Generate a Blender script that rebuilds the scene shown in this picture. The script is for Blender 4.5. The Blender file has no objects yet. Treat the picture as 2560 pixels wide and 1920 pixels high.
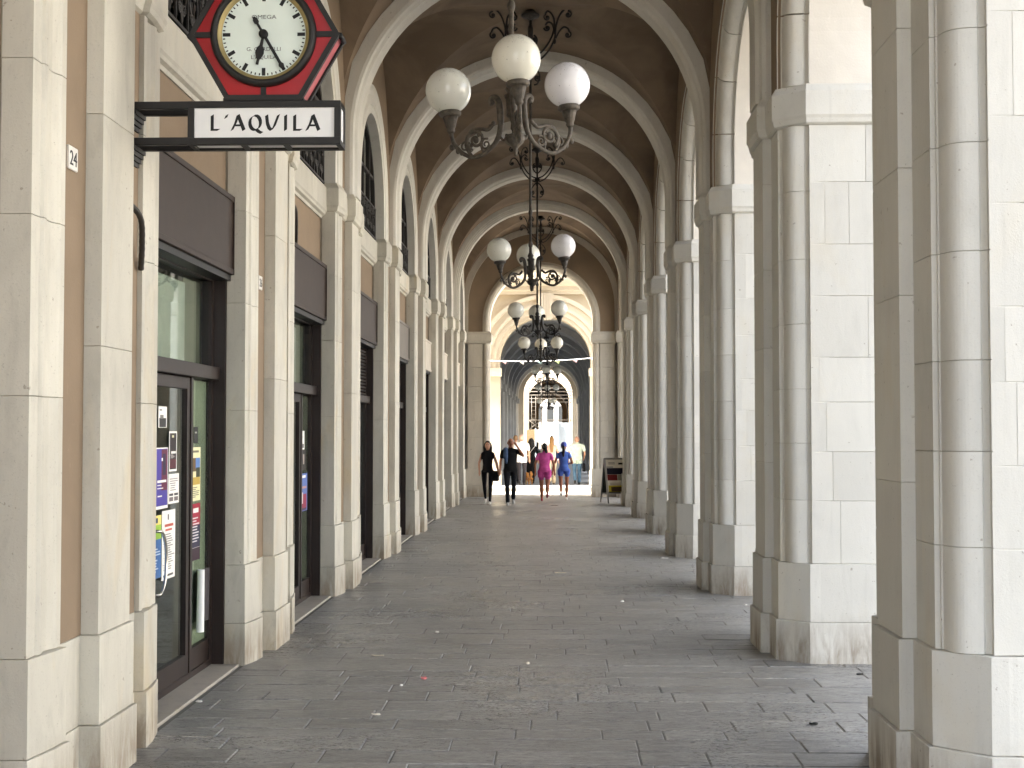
import bpy, bmesh, math, random
import numpy as np
from mathutils import Vector, Matrix
R = math.radians
PI = math.pi
rnd = random.Random(7)
S = bpy.context.scene
COL = S.collection

# ------------------------------------------------------------------ camera
H = 1.9
cam_d = bpy.data.cameras.new('camera')
cam = bpy.data.objects.new('camera', cam_d); COL.objects.link(cam)
cam_d.sensor_width = 36; cam_d.lens = 36 * 3400 / 2560
cam_d.clip_start = 0.05; cam_d.clip_end = 2000
cam.location = (0, 0, H)
cam.rotation_euler = (PI / 2 + 0.0347, 0, 0.0289)
S.camera = cam

# ------------------------------------------------------------------ sky, sun, exposure
SUN_EL, SUN_A = R(46), R(5)          # the sun stands over the left, a little behind the viewer
to_sun = Vector((-math.cos(SUN_EL) * math.cos(SUN_A), -math.cos(SUN_EL) * math.sin(SUN_A), math.sin(SUN_EL)))
W = bpy.data.worlds.new('World'); S.world = W; W.use_nodes = True
wn = W.node_tree.nodes; wl = W.node_tree.links
sky = wn.new('ShaderNodeTexSky'); sky.sky_type = 'NISHITA'; sky.sun_disc = False
sky.sun_elevation = SUN_EL
sky.sun_rotation = math.atan2(to_sun.x, to_sun.y)
sky.air_density = .8; sky.dust_density = 3.5; sky.ozone_density = 1.0
hs = wn.new('ShaderNodeHueSaturation'); hs.inputs['Saturation'].default_value = .42   # hazy summer sky
wl.new(sky.outputs[0], hs.inputs['Color']); wl.new(hs.outputs[0], wn['Background'].inputs[0]); wn['Background'].inputs[1].default_value = 0.12
sun_d = bpy.data.lights.new('sun', 'SUN'); sun_d.energy = 4.5; sun_d.angle = R(0.6); sun_d.color = (1, .955, .89)
sun = bpy.data.objects.new('sun', sun_d); COL.objects.link(sun)
sun.rotation_euler = (-to_sun).to_track_quat('-Z', 'Y').to_euler()
sun.location = to_sun * 60
vs = S.view_settings
vs.view_transform = 'Standard'; vs.look = 'None'; vs.gamma = 1; vs.use_curve_mapping = False
vs.exposure = 3.7
S.render.engine = 'CYCLES'
cy = S.cycles
cy.use_denoising = True
cy.max_bounces = 8; cy.diffuse_bounces = 6; cy.glossy_bounces = 4; cy.transparent_max_bounces = 12; cy.transmission_bounces = 4
cy.caustics_reflective = False; cy.caustics_refractive = False; cy.sample_clamp_indirect = 8
cy.use_adaptive_sampling = True; cy.adaptive_threshold = 0.015

# ------------------------------------------------------------------ materials
def srgb(r, g, b):
    f = lambda c: (c / 255 / 12.92) if c / 255 <= .04045 else ((c / 255 + .055) / 1.055) ** 2.4
    return (f(r), f(g), f(b))
class Mat:
    """small node builder"""
    def __init__(s, name, rough=.6, spec=.5, metal=0):
        s.m = bpy.data.materials.new(name); s.m.use_nodes = True
        s.t = s.m.node_tree; s.n = s.t.nodes; s.l = s.t.links
        s.b = s.n['Principled BSDF']
        s.b.inputs['Roughness'].default_value = rough; s.b.inputs['Metallic'].default_value = metal
        s.b.inputs['Specular IOR Level'].default_value = spec
    def pos(s, scale=(1, 1, 1), obj=False):
        if obj:
            g = s.n.new('ShaderNodeTexCoord').outputs['Object']
        else:
            g = s.n.new('ShaderNodeNewGeometry').outputs['Position']
        mp = s.n.new('ShaderNodeMapping'); mp.inputs['Scale'].default_value = scale
        s.l.new(g, mp.inputs['Vector']); return mp.outputs[0]
    def noise(s, vec, scale, detail=4, rough=.6, dist=0):
        t = s.n.new('ShaderNodeTexNoise'); t.inputs['Scale'].default_value = scale
        t.inputs['Detail'].default_value = detail; t.inputs['Roughness'].default_value = rough; t.inputs['Distortion'].default_value = dist
        s.l.new(vec, t.inputs['Vector']); return t.outputs['Fac']
    def ramp(s, fac, stops):
        t = s.n.new('ShaderNodeValToRGB'); e = t.color_ramp.elements
        while len(e) < len(stops): e.new(.5)
        for el, (p, c) in zip(e, stops):
            el.position = p; el.color = (*c, 1) if not isinstance(c, (int, float)) else (c, c, c, 1)
        s.l.new(fac, t.inputs[0]); return t.outputs[0]
    def mix(s, a, b, fac, mode='MIX'):
        t = s.n.new('ShaderNodeMix'); t.data_type = 'RGBA'; t.blend_type = mode
        for sock, v in ((t.inputs[0], fac), (t.inputs[6], a), (t.inputs[7], b)):
            if isinstance(v, (int, float)): sock.default_value = v
            elif isinstance(v, tuple): sock.default_value = (*v, 1)
            else: s.l.new(v, sock)
        return t.outputs[2]
    def math(s, op, a, b=0.0, clamp=False):
        t = s.n.new('ShaderNodeMath'); t.operation = op; t.use_clamp = clamp
        for sock, v in ((t.inputs[0], a), (t.inputs[1], b)):
            if isinstance(v, (int, float)): sock.default_value = v
            else: s.l.new(v, sock)
        return t.outputs[0]
    def rand(s):
        return s.n.new('ShaderNodeObjectInfo').outputs['Random']
    def color(s, v):
        if isinstance(v, tuple): s.b.inputs['Base Color'].default_value = (*v, 1)
        else: s.l.new(v, s.b.inputs['Base Color'])
    def rough(s, v): s.l.new(v, s.b.inputs['Roughness'])
    def bump(s, h, strength=.2, dist=.01):
        t = s.n.new('ShaderNodeBump'); t.inputs['Strength'].default_value = strength; t.inputs['Distance'].default_value = dist
        s.l.new(h, t.inputs['Height']); s.l.new(t.outputs[0], s.b.inputs['Normal'])
    def z(s):
        g = s.n.new('ShaderNodeNewGeometry'); x = s.n.new('ShaderNodeSeparateXYZ')
        s.l.new(g.outputs['Position'], x.inputs[0]); return x.outputs[2]
MATS = {}
def plain(name, c, rough=.6, spec=.4, metal=0, var=.12, scale=6, bump=.0):
    if name in MATS: return MATS[name]
    k = Mat(name, rough, spec, metal)
    f = k.noise(k.pos(obj=True), scale, 4)
    d = tuple(x * (1 - var) for x in c); e = tuple(min(1, x * (1 + var)) for x in c)
    k.color(k.ramp(f, [(.3, d), (.7, e)]))
    if bump: k.bump(k.noise(k.pos(obj=True), scale * 12, 3), bump, .004)
    MATS[name] = k.m; return k.m
def stone(name, c, warm, stain=.5, foot=True, speck=1.0, rough=.62, vein=.5):
    k = Mat(name, rough, .35)
    p = k.pos()
    big = k.noise(k.pos((.9, .9, .45)), 1.3, 5, .6, .6)
    med = k.noise(k.pos((1, 1, .35)), 7, 6, .65, .4)
    fine = k.noise(p, 90, 4, .7)
    dk = tuple(x * (1 - .36 * vein) for x in c)
    a = k.mix(dk, c, k.ramp(big, [(.35, 0), (.62, 1)]))
    a = k.mix(a, warm, k.math('MULTIPLY', k.ramp(k.noise(k.pos((1, 1, .4)), 1.9, 4, .6, .8), [(.56, 0), (.72, 1)]), stain))
    a = k.mix(a, tuple(x * .62 for x in c), k.math('MULTIPLY', k.ramp(med, [(.52, 0), (.75, 1)]), vein))
    a = k.mix(a, tuple(x * .45 for x in c), k.math('MULTIPLY', k.ramp(fine, [(.60, 0), (.70, 1)]), .5 * speck))
    # per block tone
    t = k.math('ADD', k.math('MULTIPLY', k.rand(), .14), .93)
    vv = k.n.new('ShaderNodeCombineXYZ')
    for i in range(3): k.l.new(t, vv.inputs[i])
    a = k.mix(a, vv.outputs[0], 1.0, 'MULTIPLY')
    # small dark chips and pits, and rare vertical water streaks
    pit = k.ramp(k.noise(p, 23, 3, .55), [(.70, 0), (.735, 1)])
    a = k.mix(a, (.20, .165, .12), k.math('MULTIPLY', pit, .55))
    wst = k.ramp(k.noise(k.pos((4.5, 4.5, .16)), 3.2, 5, .6), [(.60, 0), (.74, 1)])
    a = k.mix(a, tuple(x * .6 for x in c), k.math('MULTIPLY', wst, .45 * vein + .1))
    if foot:   # splashed brown grime in streaks and patches on the plinths
        zz = k.z()
        g = k.math('SUBTRACT', .42, zz)
        g = k.math('MULTIPLY', g, 3.0, True)
        st = k.ramp(k.noise(k.pos((1, 1, .22)), 9, 6, .7, .3), [(.36, 0), (.62, 1)])
        a = k.mix(a, (.20, .145, .09), k.math('MULTIPLY', k.math('MULTIPLY', g, st), .8))
        wear = k.ramp(k.noise(k.pos((1.2, 1.2, .3)), 16, 8, .75, .2), [(.60, 0), (.70, 1)])
        g2 = k.math('MULTIPLY', k.math('SUBTRACT', 1.0, zz), 1.5, True)
        a = k.mix(a, (.24, .20, .15), k.math('MULTIPLY', k.math('MULTIPLY', wear, g2), .38))
    k.color(a)
    k.bump(k.math('ADD', k.math('MULTIPLY', fine, .35), k.math('MULTIPLY', med, 1.0)), .6, .006)
    MATS[name] = k.m; return k.m
M = {}
M['stoneL'] = stone('limestone_cream', (.56, .533, .452), (.53, .44, .285), .6, vein=.5)
M['stoneR'] = stone('limestone_white', (.595, .583, .53), (.56, .50, .375), .35, speck=.7, vein=.22)
M['stoneU'] = stone('limestone_upper', (.62, .603, .545), (.55, .49, .375), .4, foot=False, vein=.35)
M['stoneE'] = stone('limestone_end', (.53, .49, .41), (.46, .38, .27), .4, vein=.35)
M['mortar'] = plain('dark_joint', (.36, .325, .265), .9, .1)
def plaster(name, c, rough=.85, damp=.12):
    k = Mat(name, rough, .2)
    f = k.noise(k.pos(), .9, 4, .6, .5); g = k.noise(k.pos((1, 1, .3)), 5, 5, .6)
    a = k.mix(tuple(x * (1 - damp) for x in c), c, k.ramp(f, [(.38, 0), (.6, 1)]))
    a = k.mix(a, tuple(x * .8 for x in c), k.math('MULTIPLY', k.ramp(g, [(.6, 0), (.85, 1)]), .4))
    sc_ = k.ramp(k.noise(k.pos((1, 1, .5)), 14, 7, .75, .5), [(.60, 0), (.72, 1)])
    a = k.mix(a, tuple(min(1, x * 1.28) for x in c), k.math('MULTIPLY', sc_, .35))
    k.color(a); k.bump(k.math('ADD', k.noise(k.pos(), 60, 4), k.noise(k.pos(), 6, 3)), .3, .006)
    MATS[name] = k.m; return k.m
M['tan'] = plaster('tan_plaster', (.262, .196, .133))
M['vault'] = plaster('vault_plaster', (.225, .167, .115), .85, .3)
M['white'] = plaster('white_plaster', (.70, .66, .585))
M['cream'] = plaster('cream_plaster', (.62, .53, .40))
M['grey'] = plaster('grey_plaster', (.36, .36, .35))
def floor_mat():
    k = Mat('slate_paving', .5, .5)
    p = k.pos()
    st = k.noise(k.pos((.55, 2.2, 1)), 9, 8, .74, 1.6)
    fi = k.noise(k.pos((.8, 2.0, 1)), 26, 6, .75, 1.2)
    big = k.noise(p, .55, 4, .6, .6)
    a = k.ramp(st, [(.34, (.11, .107, .10)), (.5, (.225, .219, .205)), (.66, (.36, .35, .325))])
    a = k.mix(a, (.46, .447, .415), k.math('MULTIPLY', k.ramp(fi, [(.53, 0), (.62, 1)]), .6))
    a = k.mix(a, (.045, .043, .04), k.math('MULTIPLY', k.ramp(fi, [(.36, 1), (.46, 0)]), .7))
    a = k.mix(a, (.21, .185, .145), k.math('MULTIPLY', k.ramp(big, [(.5, 0), (.7, 1)]), .4))
    gum = k.ramp(k.noise(p, 6.5, 2, .4), [(.735, 0), (.75, 1)])
    a = k.mix(a, (.09, .085, .08), k.math('MULTIPLY', gum, .55))
    # black grime with a painted contact shadow round the feet of the piers
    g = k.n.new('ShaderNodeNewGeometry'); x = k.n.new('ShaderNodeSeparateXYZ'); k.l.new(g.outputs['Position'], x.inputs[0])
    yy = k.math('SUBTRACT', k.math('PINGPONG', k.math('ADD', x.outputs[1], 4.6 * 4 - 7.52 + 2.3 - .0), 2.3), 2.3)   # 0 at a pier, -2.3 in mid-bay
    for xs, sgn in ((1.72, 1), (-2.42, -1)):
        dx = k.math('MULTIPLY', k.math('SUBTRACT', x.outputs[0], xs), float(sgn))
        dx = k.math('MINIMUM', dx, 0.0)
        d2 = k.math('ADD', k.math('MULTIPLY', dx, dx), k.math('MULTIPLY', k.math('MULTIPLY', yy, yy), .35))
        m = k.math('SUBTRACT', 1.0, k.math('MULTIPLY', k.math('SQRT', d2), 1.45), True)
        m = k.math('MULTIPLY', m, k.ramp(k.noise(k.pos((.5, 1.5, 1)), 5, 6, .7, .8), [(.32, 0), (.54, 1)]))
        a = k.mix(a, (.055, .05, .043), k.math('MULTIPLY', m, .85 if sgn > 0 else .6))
    t = k.math('ADD', k.math('MULTIPLY', k.rand(), .26), .87)
    vv = k.n.new('ShaderNodeCombineXYZ')
    for i in range(3): k.l.new(t, vv.inputs[i])
    a = k.mix(a, vv.outputs[0], 1.0, 'MULTIPLY')
    k.color(a)
    k.rough(k.ramp(k.math('ADD', k.math('MULTIPLY', fi, .5), k.math('MULTIPLY', big, .5)), [(.36, .22), (.62, .42)]))
    k.bump(k.math('ADD', k.math('MULTIPLY', st, .6), k.math('MULTIPLY', fi, .5)), .75, .015)
    return k.m
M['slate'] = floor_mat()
M['grout'] = plain('pale_grout', (.20, .19, .17), .9, .1)
M['thresh'] = stone('threshold_stone', (.40, .36, .30), (.22, .17, .12), .5, foot=False)
M['pave'] = stone('street_paving', (.42, .38, .32), (.34, .28, .2), .4, foot=False)
M['cobble'] = stone('square_cobbles', (.20, .185, .165), (.16, .14, .12), .4, foot=False)
M['brown'] = plain('brown_enamel', (.022, .0135, .0105), .42, .35, bump=.03)
M['board'] = plain('signboard_brown', (.036, .0235, .018), .5, .25)
M['board2'] = plain('signboard_taupe', (.13, .112, .095), .4, .45)
M['board3'] = plain('signboard_cream', (.55, .50, .42), .4, .45)
M['black'] = plain('black_paint', (.016, .0145, .013), .5, .35, bump=.04)
M['iron'] = plain('wrought_iron', (.020, .017, .015), .5, .4)
M['bronze'] = plain('weathered_cast_iron', (.085, .070, .052), .62, .35, var=.45, scale=30, bump=.15)
M['chrome'] = plain('brushed_chrome', (.6, .57, .5), .25, .5, 1.0)
M['gold'] = plain('brass_ring', (.36, .29, .13), .5, .4, .6)
M['dial'] = plain('pale_dial', (.70, .78, .72), .35, .4, var=.03)
M['red'] = plain('red_enamel', (.36, .006, .010), .30, .5, var=.06)
M['redside'] = plain('faded_red_side', (.42, .10, .11), .4, .4, var=.2)
M['signwhite'] = plain('opal_sign_white', (.80, .80, .79), .4, .4, var=.02)
M['ink'] = plain('black_lettering', (.012, .012, .012), .5, .3)
M['dark'] = plain('unlit_interior', (.05, .052, .05), .9, .1)
M['green'] = plain('pale_green_panel', (.42, .45, .32), .7, .3, var=.1, scale=2)
M['olive'] = plain('olive_film', (.17, .17, .12), .7, .3)
M['partition'] = plain('grey_partition', (.30, .31, .29), .8, .2)
M['reflection_sheet'] = plain('pale_reflection', (.55, .57, .50), .8, .2)
M['conduit'] = plain('black_conduit', (.03, .024, .018), .55, .4, bump=.3)
M['tilewhite'] = plain('glazed_tile', (.74, .71, .65), .3, .5, var=.06)
def globe_mat(name, c):
    k = Mat(name, .12, .5)
    k.b.inputs['Coat Weight'].default_value = .3; k.b.inputs['Coat Roughness'].default_value = .05
    n = k.noise(k.pos((9, 9, .7), True), 5, 6, .75, .4)
    z = k.n.new('ShaderNodeSeparateXYZ'); tc = k.n.new('ShaderNodeTexCoord')
    k.l.new(tc.outputs['Normal'], z.inputs[0])
    top = k.math('MULTIPLY', k.math('SUBTRACT', z.outputs[2], .35), 1.6, True)
    dirt = k.math('MULTIPLY', k.ramp(n, [(.50, 0), (.64, 1)]), top)
    dots = k.ramp(k.noise(k.pos((1, 1, 1), True), 42, 2, .5), [(.70, 0), (.74, 1)])
    a = k.mix(c, (.16, .13, .09), k.math('MULTIPLY', dirt, .75))
    a = k.mix(a, (.15, .12, .09), k.math('MULTIPLY', dots, .5))
    k.color(a); return k.m
M['globeY'] = globe_mat('yellowed_globe', (.80, .775, .66))
M['globeG'] = globe_mat('greyed_globe', (.74, .735, .65))
M['globeW'] = globe_mat('white_globe', (.84, .83, .85))
def glass_mat(name, tint=(.9, .95, .92), base=.0):
    m = bpy.data.materials.new(name); m.use_nodes = True; t = m.node_tree; n = t.nodes; l = t.links
    n.remove(n['Principled BSDF'])
    tr = n.new('ShaderNodeBsdfTransparent'); tr.inputs[0].default_value = (*tint, 1)
    gl = n.new('ShaderNodeBsdfGlossy'); gl.inputs['Roughness'].default_value = .015; gl.inputs[0].default_value = (.95, .97, .96, 1)
    fr = n.new('ShaderNodeFresnel'); fr.inputs[0].default_value = 1.5
    ge = n.new('ShaderNodeNewGeometry'); io = n.new('ShaderNodeMath'); io.operation = 'MULTIPLY_ADD'; io.inputs[1].default_value = 1 / 1.5 - 1.5; io.inputs[2].default_value = 1.5
    l.new(ge.outputs['Backfacing'], io.inputs[0]); l.new(io.outputs[0], fr.inputs[0])
    ad = n.new('ShaderNodeMath'); ad.operation = 'ADD'; ad.use_clamp = True; ad.inputs[1].default_value = base
    l.new(fr.outputs[0], ad.inputs[0])
    mx = n.new('ShaderNodeMixShader'); l.new(ad.outputs[0], mx.inputs[0]); l.new(tr.outputs[0], mx.inputs[1]); l.new(gl.outputs[0], mx.inputs[2])
    l.new(mx.outputs[0], n['Material Output'].inputs[0]); return m
M['glass'] = glass_mat('shop_glass', (.90, .94, .91), .02)
M['winglass'] = glass_mat('dusty_window_glass', (.5, .52, .5), .10)

# ------------------------------------------------------------------ mesh builder
class MB:
    def __init__(s): s.v = []; s.f = []; s.mi = []; s.sm = []
    def add(s, vs, fs, mi=0, sm=False):
        o = len(s.v); s.v += [tuple(x) for x in vs]
        for f in fs: s.f.append(tuple(o + i for i in f)); s.mi.append(mi); s.sm.append(sm)
        return s
    def box(s, x0, x1, y0, y1, z0, z1, mi=0, c=0.0):
        if c <= 0:
            v = [(x, y, z) for z in (z0, z1) for y in (y0, y1) for x in (x0, x1)]
            return s.add(v, [(0, 2, 3, 1), (4, 5, 7, 6), (0, 1, 5, 4), (1, 3, 7, 5), (3, 2, 6, 7), (2, 0, 4, 6)], mi)
        return s.prism([(x0, y0), (x1, y0), (x1, y1), (x0, y1)], z0, z1, mi, c)
    def prism(s, poly, z0, z1, mi=0, c=0.0):
        if c <= 0: return s.loft([[(x, y, z0) for x, y in poly], [(x, y, z1) for x, y in poly]], mi)
        q = offset_poly(poly, -c)
        return s.loft([[(x, y, z0) for x, y in q], [(x, y, z0 + c) for x, y in poly], [(x, y, z1 - c) for x, y in poly], [(x, y, z1) for x, y in q]], mi)
    def loft(s, rings, mi=0, sm=False, closed=True, caps=True):
        n = len(rings[0]); vs = [p for r in rings for p in r]; fs = []
        for i in range(len(rings) - 1):
            for j in range(n if closed else n - 1):
                a = i * n + j; b = i * n + (j + 1) % n
                fs.append((a, b, b + n, a + n))
        s.add(vs, fs, mi, sm)
        if caps and closed:
            o = len(s.v) - len(vs)
            s.f.append(tuple(o + i for i in range(n))[::-1]); s.mi.append(mi); s.sm.append(False)
            s.f.append(tuple(o + (len(rings) - 1) * n + i for i in range(n))); s.mi.append(mi); s.sm.append(False)
        return s
    def tube(s, pts, r, n=8, mi=0, caps=True):
        pts = [Vector(p) for p in pts]; m = len(pts)
        rr = r if isinstance(r, (list, tuple)) else [r] * m
        rings = []; u = None
        for i, p in enumerate(pts):
            t = (pts[min(i + 1, m - 1)] - pts[max(i - 1, 0)])
            t = t.normalized() if t.length > 1e-9 else Vector((0, 0, 1))
            if u is None:
                u = t.orthogonal().normalized()
            else:
                u = (u - t * u.dot(t)); u = u.normalized() if u.length > 1e-6 else t.orthogonal().normalized()
            w = t.cross(u)
            rings.append([tuple(p + (u * math.cos(2 * PI * k / n) + w * math.sin(2 * PI * k / n)) * rr[i]) for k in range(n)])
        return s.loft(rings, mi, True, True, caps)
    def lathe(s, prof, n=24, c=(0, 0, 0), mi=0, sm=True, ribs=0, amp=0):
        rings = []
        for r, z in prof:
            ring = []
            for k in range(n):
                a = 2 * PI * k / n
                q = r * (1 + (amp * math.cos(ribs * a) if ribs else 0))
                ring.append((c[0] + q * math.cos(a), c[1] + q * math.sin(a), c[2] + z))
            rings.append(ring)
        return s.loft(rings, mi, sm)
    def sphere(s, c, r, n=24, m=14, mi=0, sc=(1, 1, 1)):
        prof = [(max(1e-4, math.sin(PI * i / m)), -math.cos(PI * i / m)) for i in range(m + 1)]
        rings = [[(c[0] + q * r * sc[0] * math.cos(2 * PI * k / n), c[1] + q * r * sc[1] * math.sin(2 * PI * k / n), c[2] + z * r * sc[2]) for k in range(n)] for q, z in prof]
        return s.loft(rings, mi, True)
    def xform(s, mtx):
        s.v = [tuple(mtx @ Vector(p)) for p in s.v]; return s
    def merge(s, o, mtx=None, dmi=0):
        vs = o.v if mtx is None else [tuple(mtx @ Vector(p)) for p in o.v]
        off = len(s.v); s.v += vs
        s.f += [tuple(off + i for i in f) for f in o.f]; s.mi += [i + dmi for i in o.mi]; s.sm += o.sm; return s
    def mesh(s, name, mats):
        me = bpy.data.meshes.new(name); me.from_pydata(s.v, [], s.f)
        for m in (mats if isinstance(mats, (list, tuple)) else [mats]): me.materials.append(m)
        me.polygons.foreach_set('material_index', s.mi); me.polygons.foreach_set('use_smooth', s.sm)
        bm = bmesh.new(); bm.from_mesh(me); bmesh.ops.recalc_face_normals(bm, faces=bm.faces); bm.to_mesh(me); bm.free()
        me.update(); return me
    def build(s, name, mats, parent=None, loc=None):
        return link(name, s.mesh(name, mats), parent, loc)
def link(name, me, parent=None, loc=None):
    o = bpy.data.objects.new(name, me); COL.objects.link(o)
    if parent is not None: o.parent = parent
    if loc is not None: o.location = loc
    return o
def offset_poly(poly, d):
    """grow (d>0) or shrink a closed polygon"""
    n = len(poly); A = sum(poly[i][0] * poly[(i + 1) % n][1] - poly[(i + 1) % n][0] * poly[i][1] for i in range(n))
    sg = 1 if A > 0 else -1; out = []
    for i in range(n):
        p0 = Vector(poly[i - 1]); p1 = Vector(poly[i]); p2 = Vector(poly[(i + 1) % n])
        a = (p1 - p0).normalized(); b = (p2 - p1).normalized()
        na = Vector((a.y, -a.x)) * sg; nb = Vector((b.y, -b.x)) * sg
        m = na + nb
        m = m / max(.25, m.dot(m) / 2) if m.length > 1e-6 else na
        out.append((p1.x + m.x * d, p1.y + m.y * d))
    return out
def thing(name, label, cat, loc=(0, 0, 0), rotz=0, group=None):
    o = bpy.data.objects.new(name, None); COL.objects.link(o); o.empty_display_size = .2
    o.location = loc; o.rotation_euler = (0, 0, rotz)
    return tag(o, label, cat, group)
def tag(o, label, cat, group=None):
    o['label'] = label; o['category'] = cat
    if group: o['group'] = group
    return o
def struct(o, kind='structure'):
    o['kind'] = kind; return o
def text_mb(body, size, depth=.001, align='CENTER', bold=0.0):
    cu = bpy.data.curves.new('t', 'FONT'); cu.body = body; cu.size = size; cu.align_x = align; cu.extrude = depth; cu.offset = bold
    cu.resolution_u = 3
    o = bpy.data.objects.new('t', cu); COL.objects.link(o)
    dg = bpy.context.evaluated_depsgraph_get(); me = bpy.data.meshes.new_from_object(o.evaluated_get(dg))
    b = MB(); b.add([v.co[:] for v in me.vertices], [tuple(p.vertices) for p in me.polygons])
    bpy.data.objects.remove(o); bpy.data.curves.remove(cu); bpy.data.meshes.remove(me)
    return b

# ------------------------------------------------------------------ layout constants
D = 4.60
def YC(k): return 7.52 + D * (k - 1)
CX = -0.29                       # axis of the corridor
K0, K1 = -1, 8                    # first and last pier
ZI0, ZI1 = 4.45, 4.79            # impost
ZA = 5.12                        # centre of side arches
ZV, RV = 5.54, 2.30              # vault
Y_END = 39.5
Y_BEG = -3.9  # unseen bays added behind the camera, their extent set for the light

# ------------------------------------------------------------------ ground
g = MB(); g.add([(-400, -400, -.03), (400, -400, -.03), (400, 500, -.03), (-400, 500, -.03)], [(0, 1, 2, 3)])
struct(g.build('ground', M['cobble']))

# ------------------------------------------------------------------ arcade floor of slate slabs
fl = MB(); fl.box(-2.53, 3.2, Y_BEG, 40.3, -.2, -.006)
floor = struct(fl.build('floor', M['grout']))
rest = MB(); rows = []; y = Y_BEG + .1
nslab = 0
while y < 40.15:
    d = rnd.uniform(.23, .35); rows.append((y, min(y + d, 40.2))); y += d
for (y0, y1) in rows:
    x = -2.50 - rnd.uniform(0, .6)
    while x < 3.15:
        w = rnd.choice((.42, .5, .6, .7, .85, 1.05)) * rnd.uniform(.9, 1.1)
        a, b = max(x, -2.50), min(x + w, 3.15)
        if b - a > .06:
            gp = rnd.choice((.002, .003, .0045)); c = .006
            zo = rnd.uniform(-.002, .002); zt = [zo + rnd.uniform(-.0015, .0015) for _ in range(4)]
            v = [(a + gp, y0 + gp, -.03), (b - gp, y0 + gp, -.03), (b - gp, y1 - gp, -.03), (a + gp, y1 - gp, -.03),
                 (a + gp, y0 + gp, -c), (b - gp, y0 + gp, -c), (b - gp, y1 - gp, -c), (a + gp, y1 - gp, -c),
                 (a + gp + c, y0 + gp + c, zt[0]), (b - gp - c, y0 + gp + c, zt[1]), (b - gp - c, y1 - gp - c, zt[2]), (a + gp + c, y1 - gp - c, zt[3])]
            f = [(i, (i + 1) % 4, (i + 1) % 4 + 4, i + 4) for i in range(4)] + [(i + 4, (i + 1) % 4 + 4, (i + 1) % 4 + 8, i + 8) for i in range(4)] + [(8, 9, 10, 11)]
            vis = y1 > 7.4 and a < 2.3 + (y0 - 7.5) * .35 and nslab < 290
            if vis:
                cx, cyy = (a + b) / 2, (y0 + y1) / 2
                m = MB(); m.add([(p[0] - cx, p[1] - cyy, p[2]) for p in v], f)
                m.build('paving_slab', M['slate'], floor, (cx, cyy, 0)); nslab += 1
            else:
                rest.add(v, f)
        x += w
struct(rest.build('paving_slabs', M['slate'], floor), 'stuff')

# ------------------------------------------------------------------ the arcade building
arc = thing('arcade_building', 'long vaulted arcade of pale stone piers with brown plaster vaults', 'building')
def arcpts(p, q, bulge, n):
    """convex arc from p to q bulging to the left of p->q by bulge"""
    p = Vector(p); q = Vector(q); d = q - p; nrm = Vector((-d.y, d.x)).normalized(); out = []
    for i in range(n + 1):
        t = i / n; out.append(tuple(p + d * t + nrm * bulge * math.sin(PI * t)))
    return out
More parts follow.
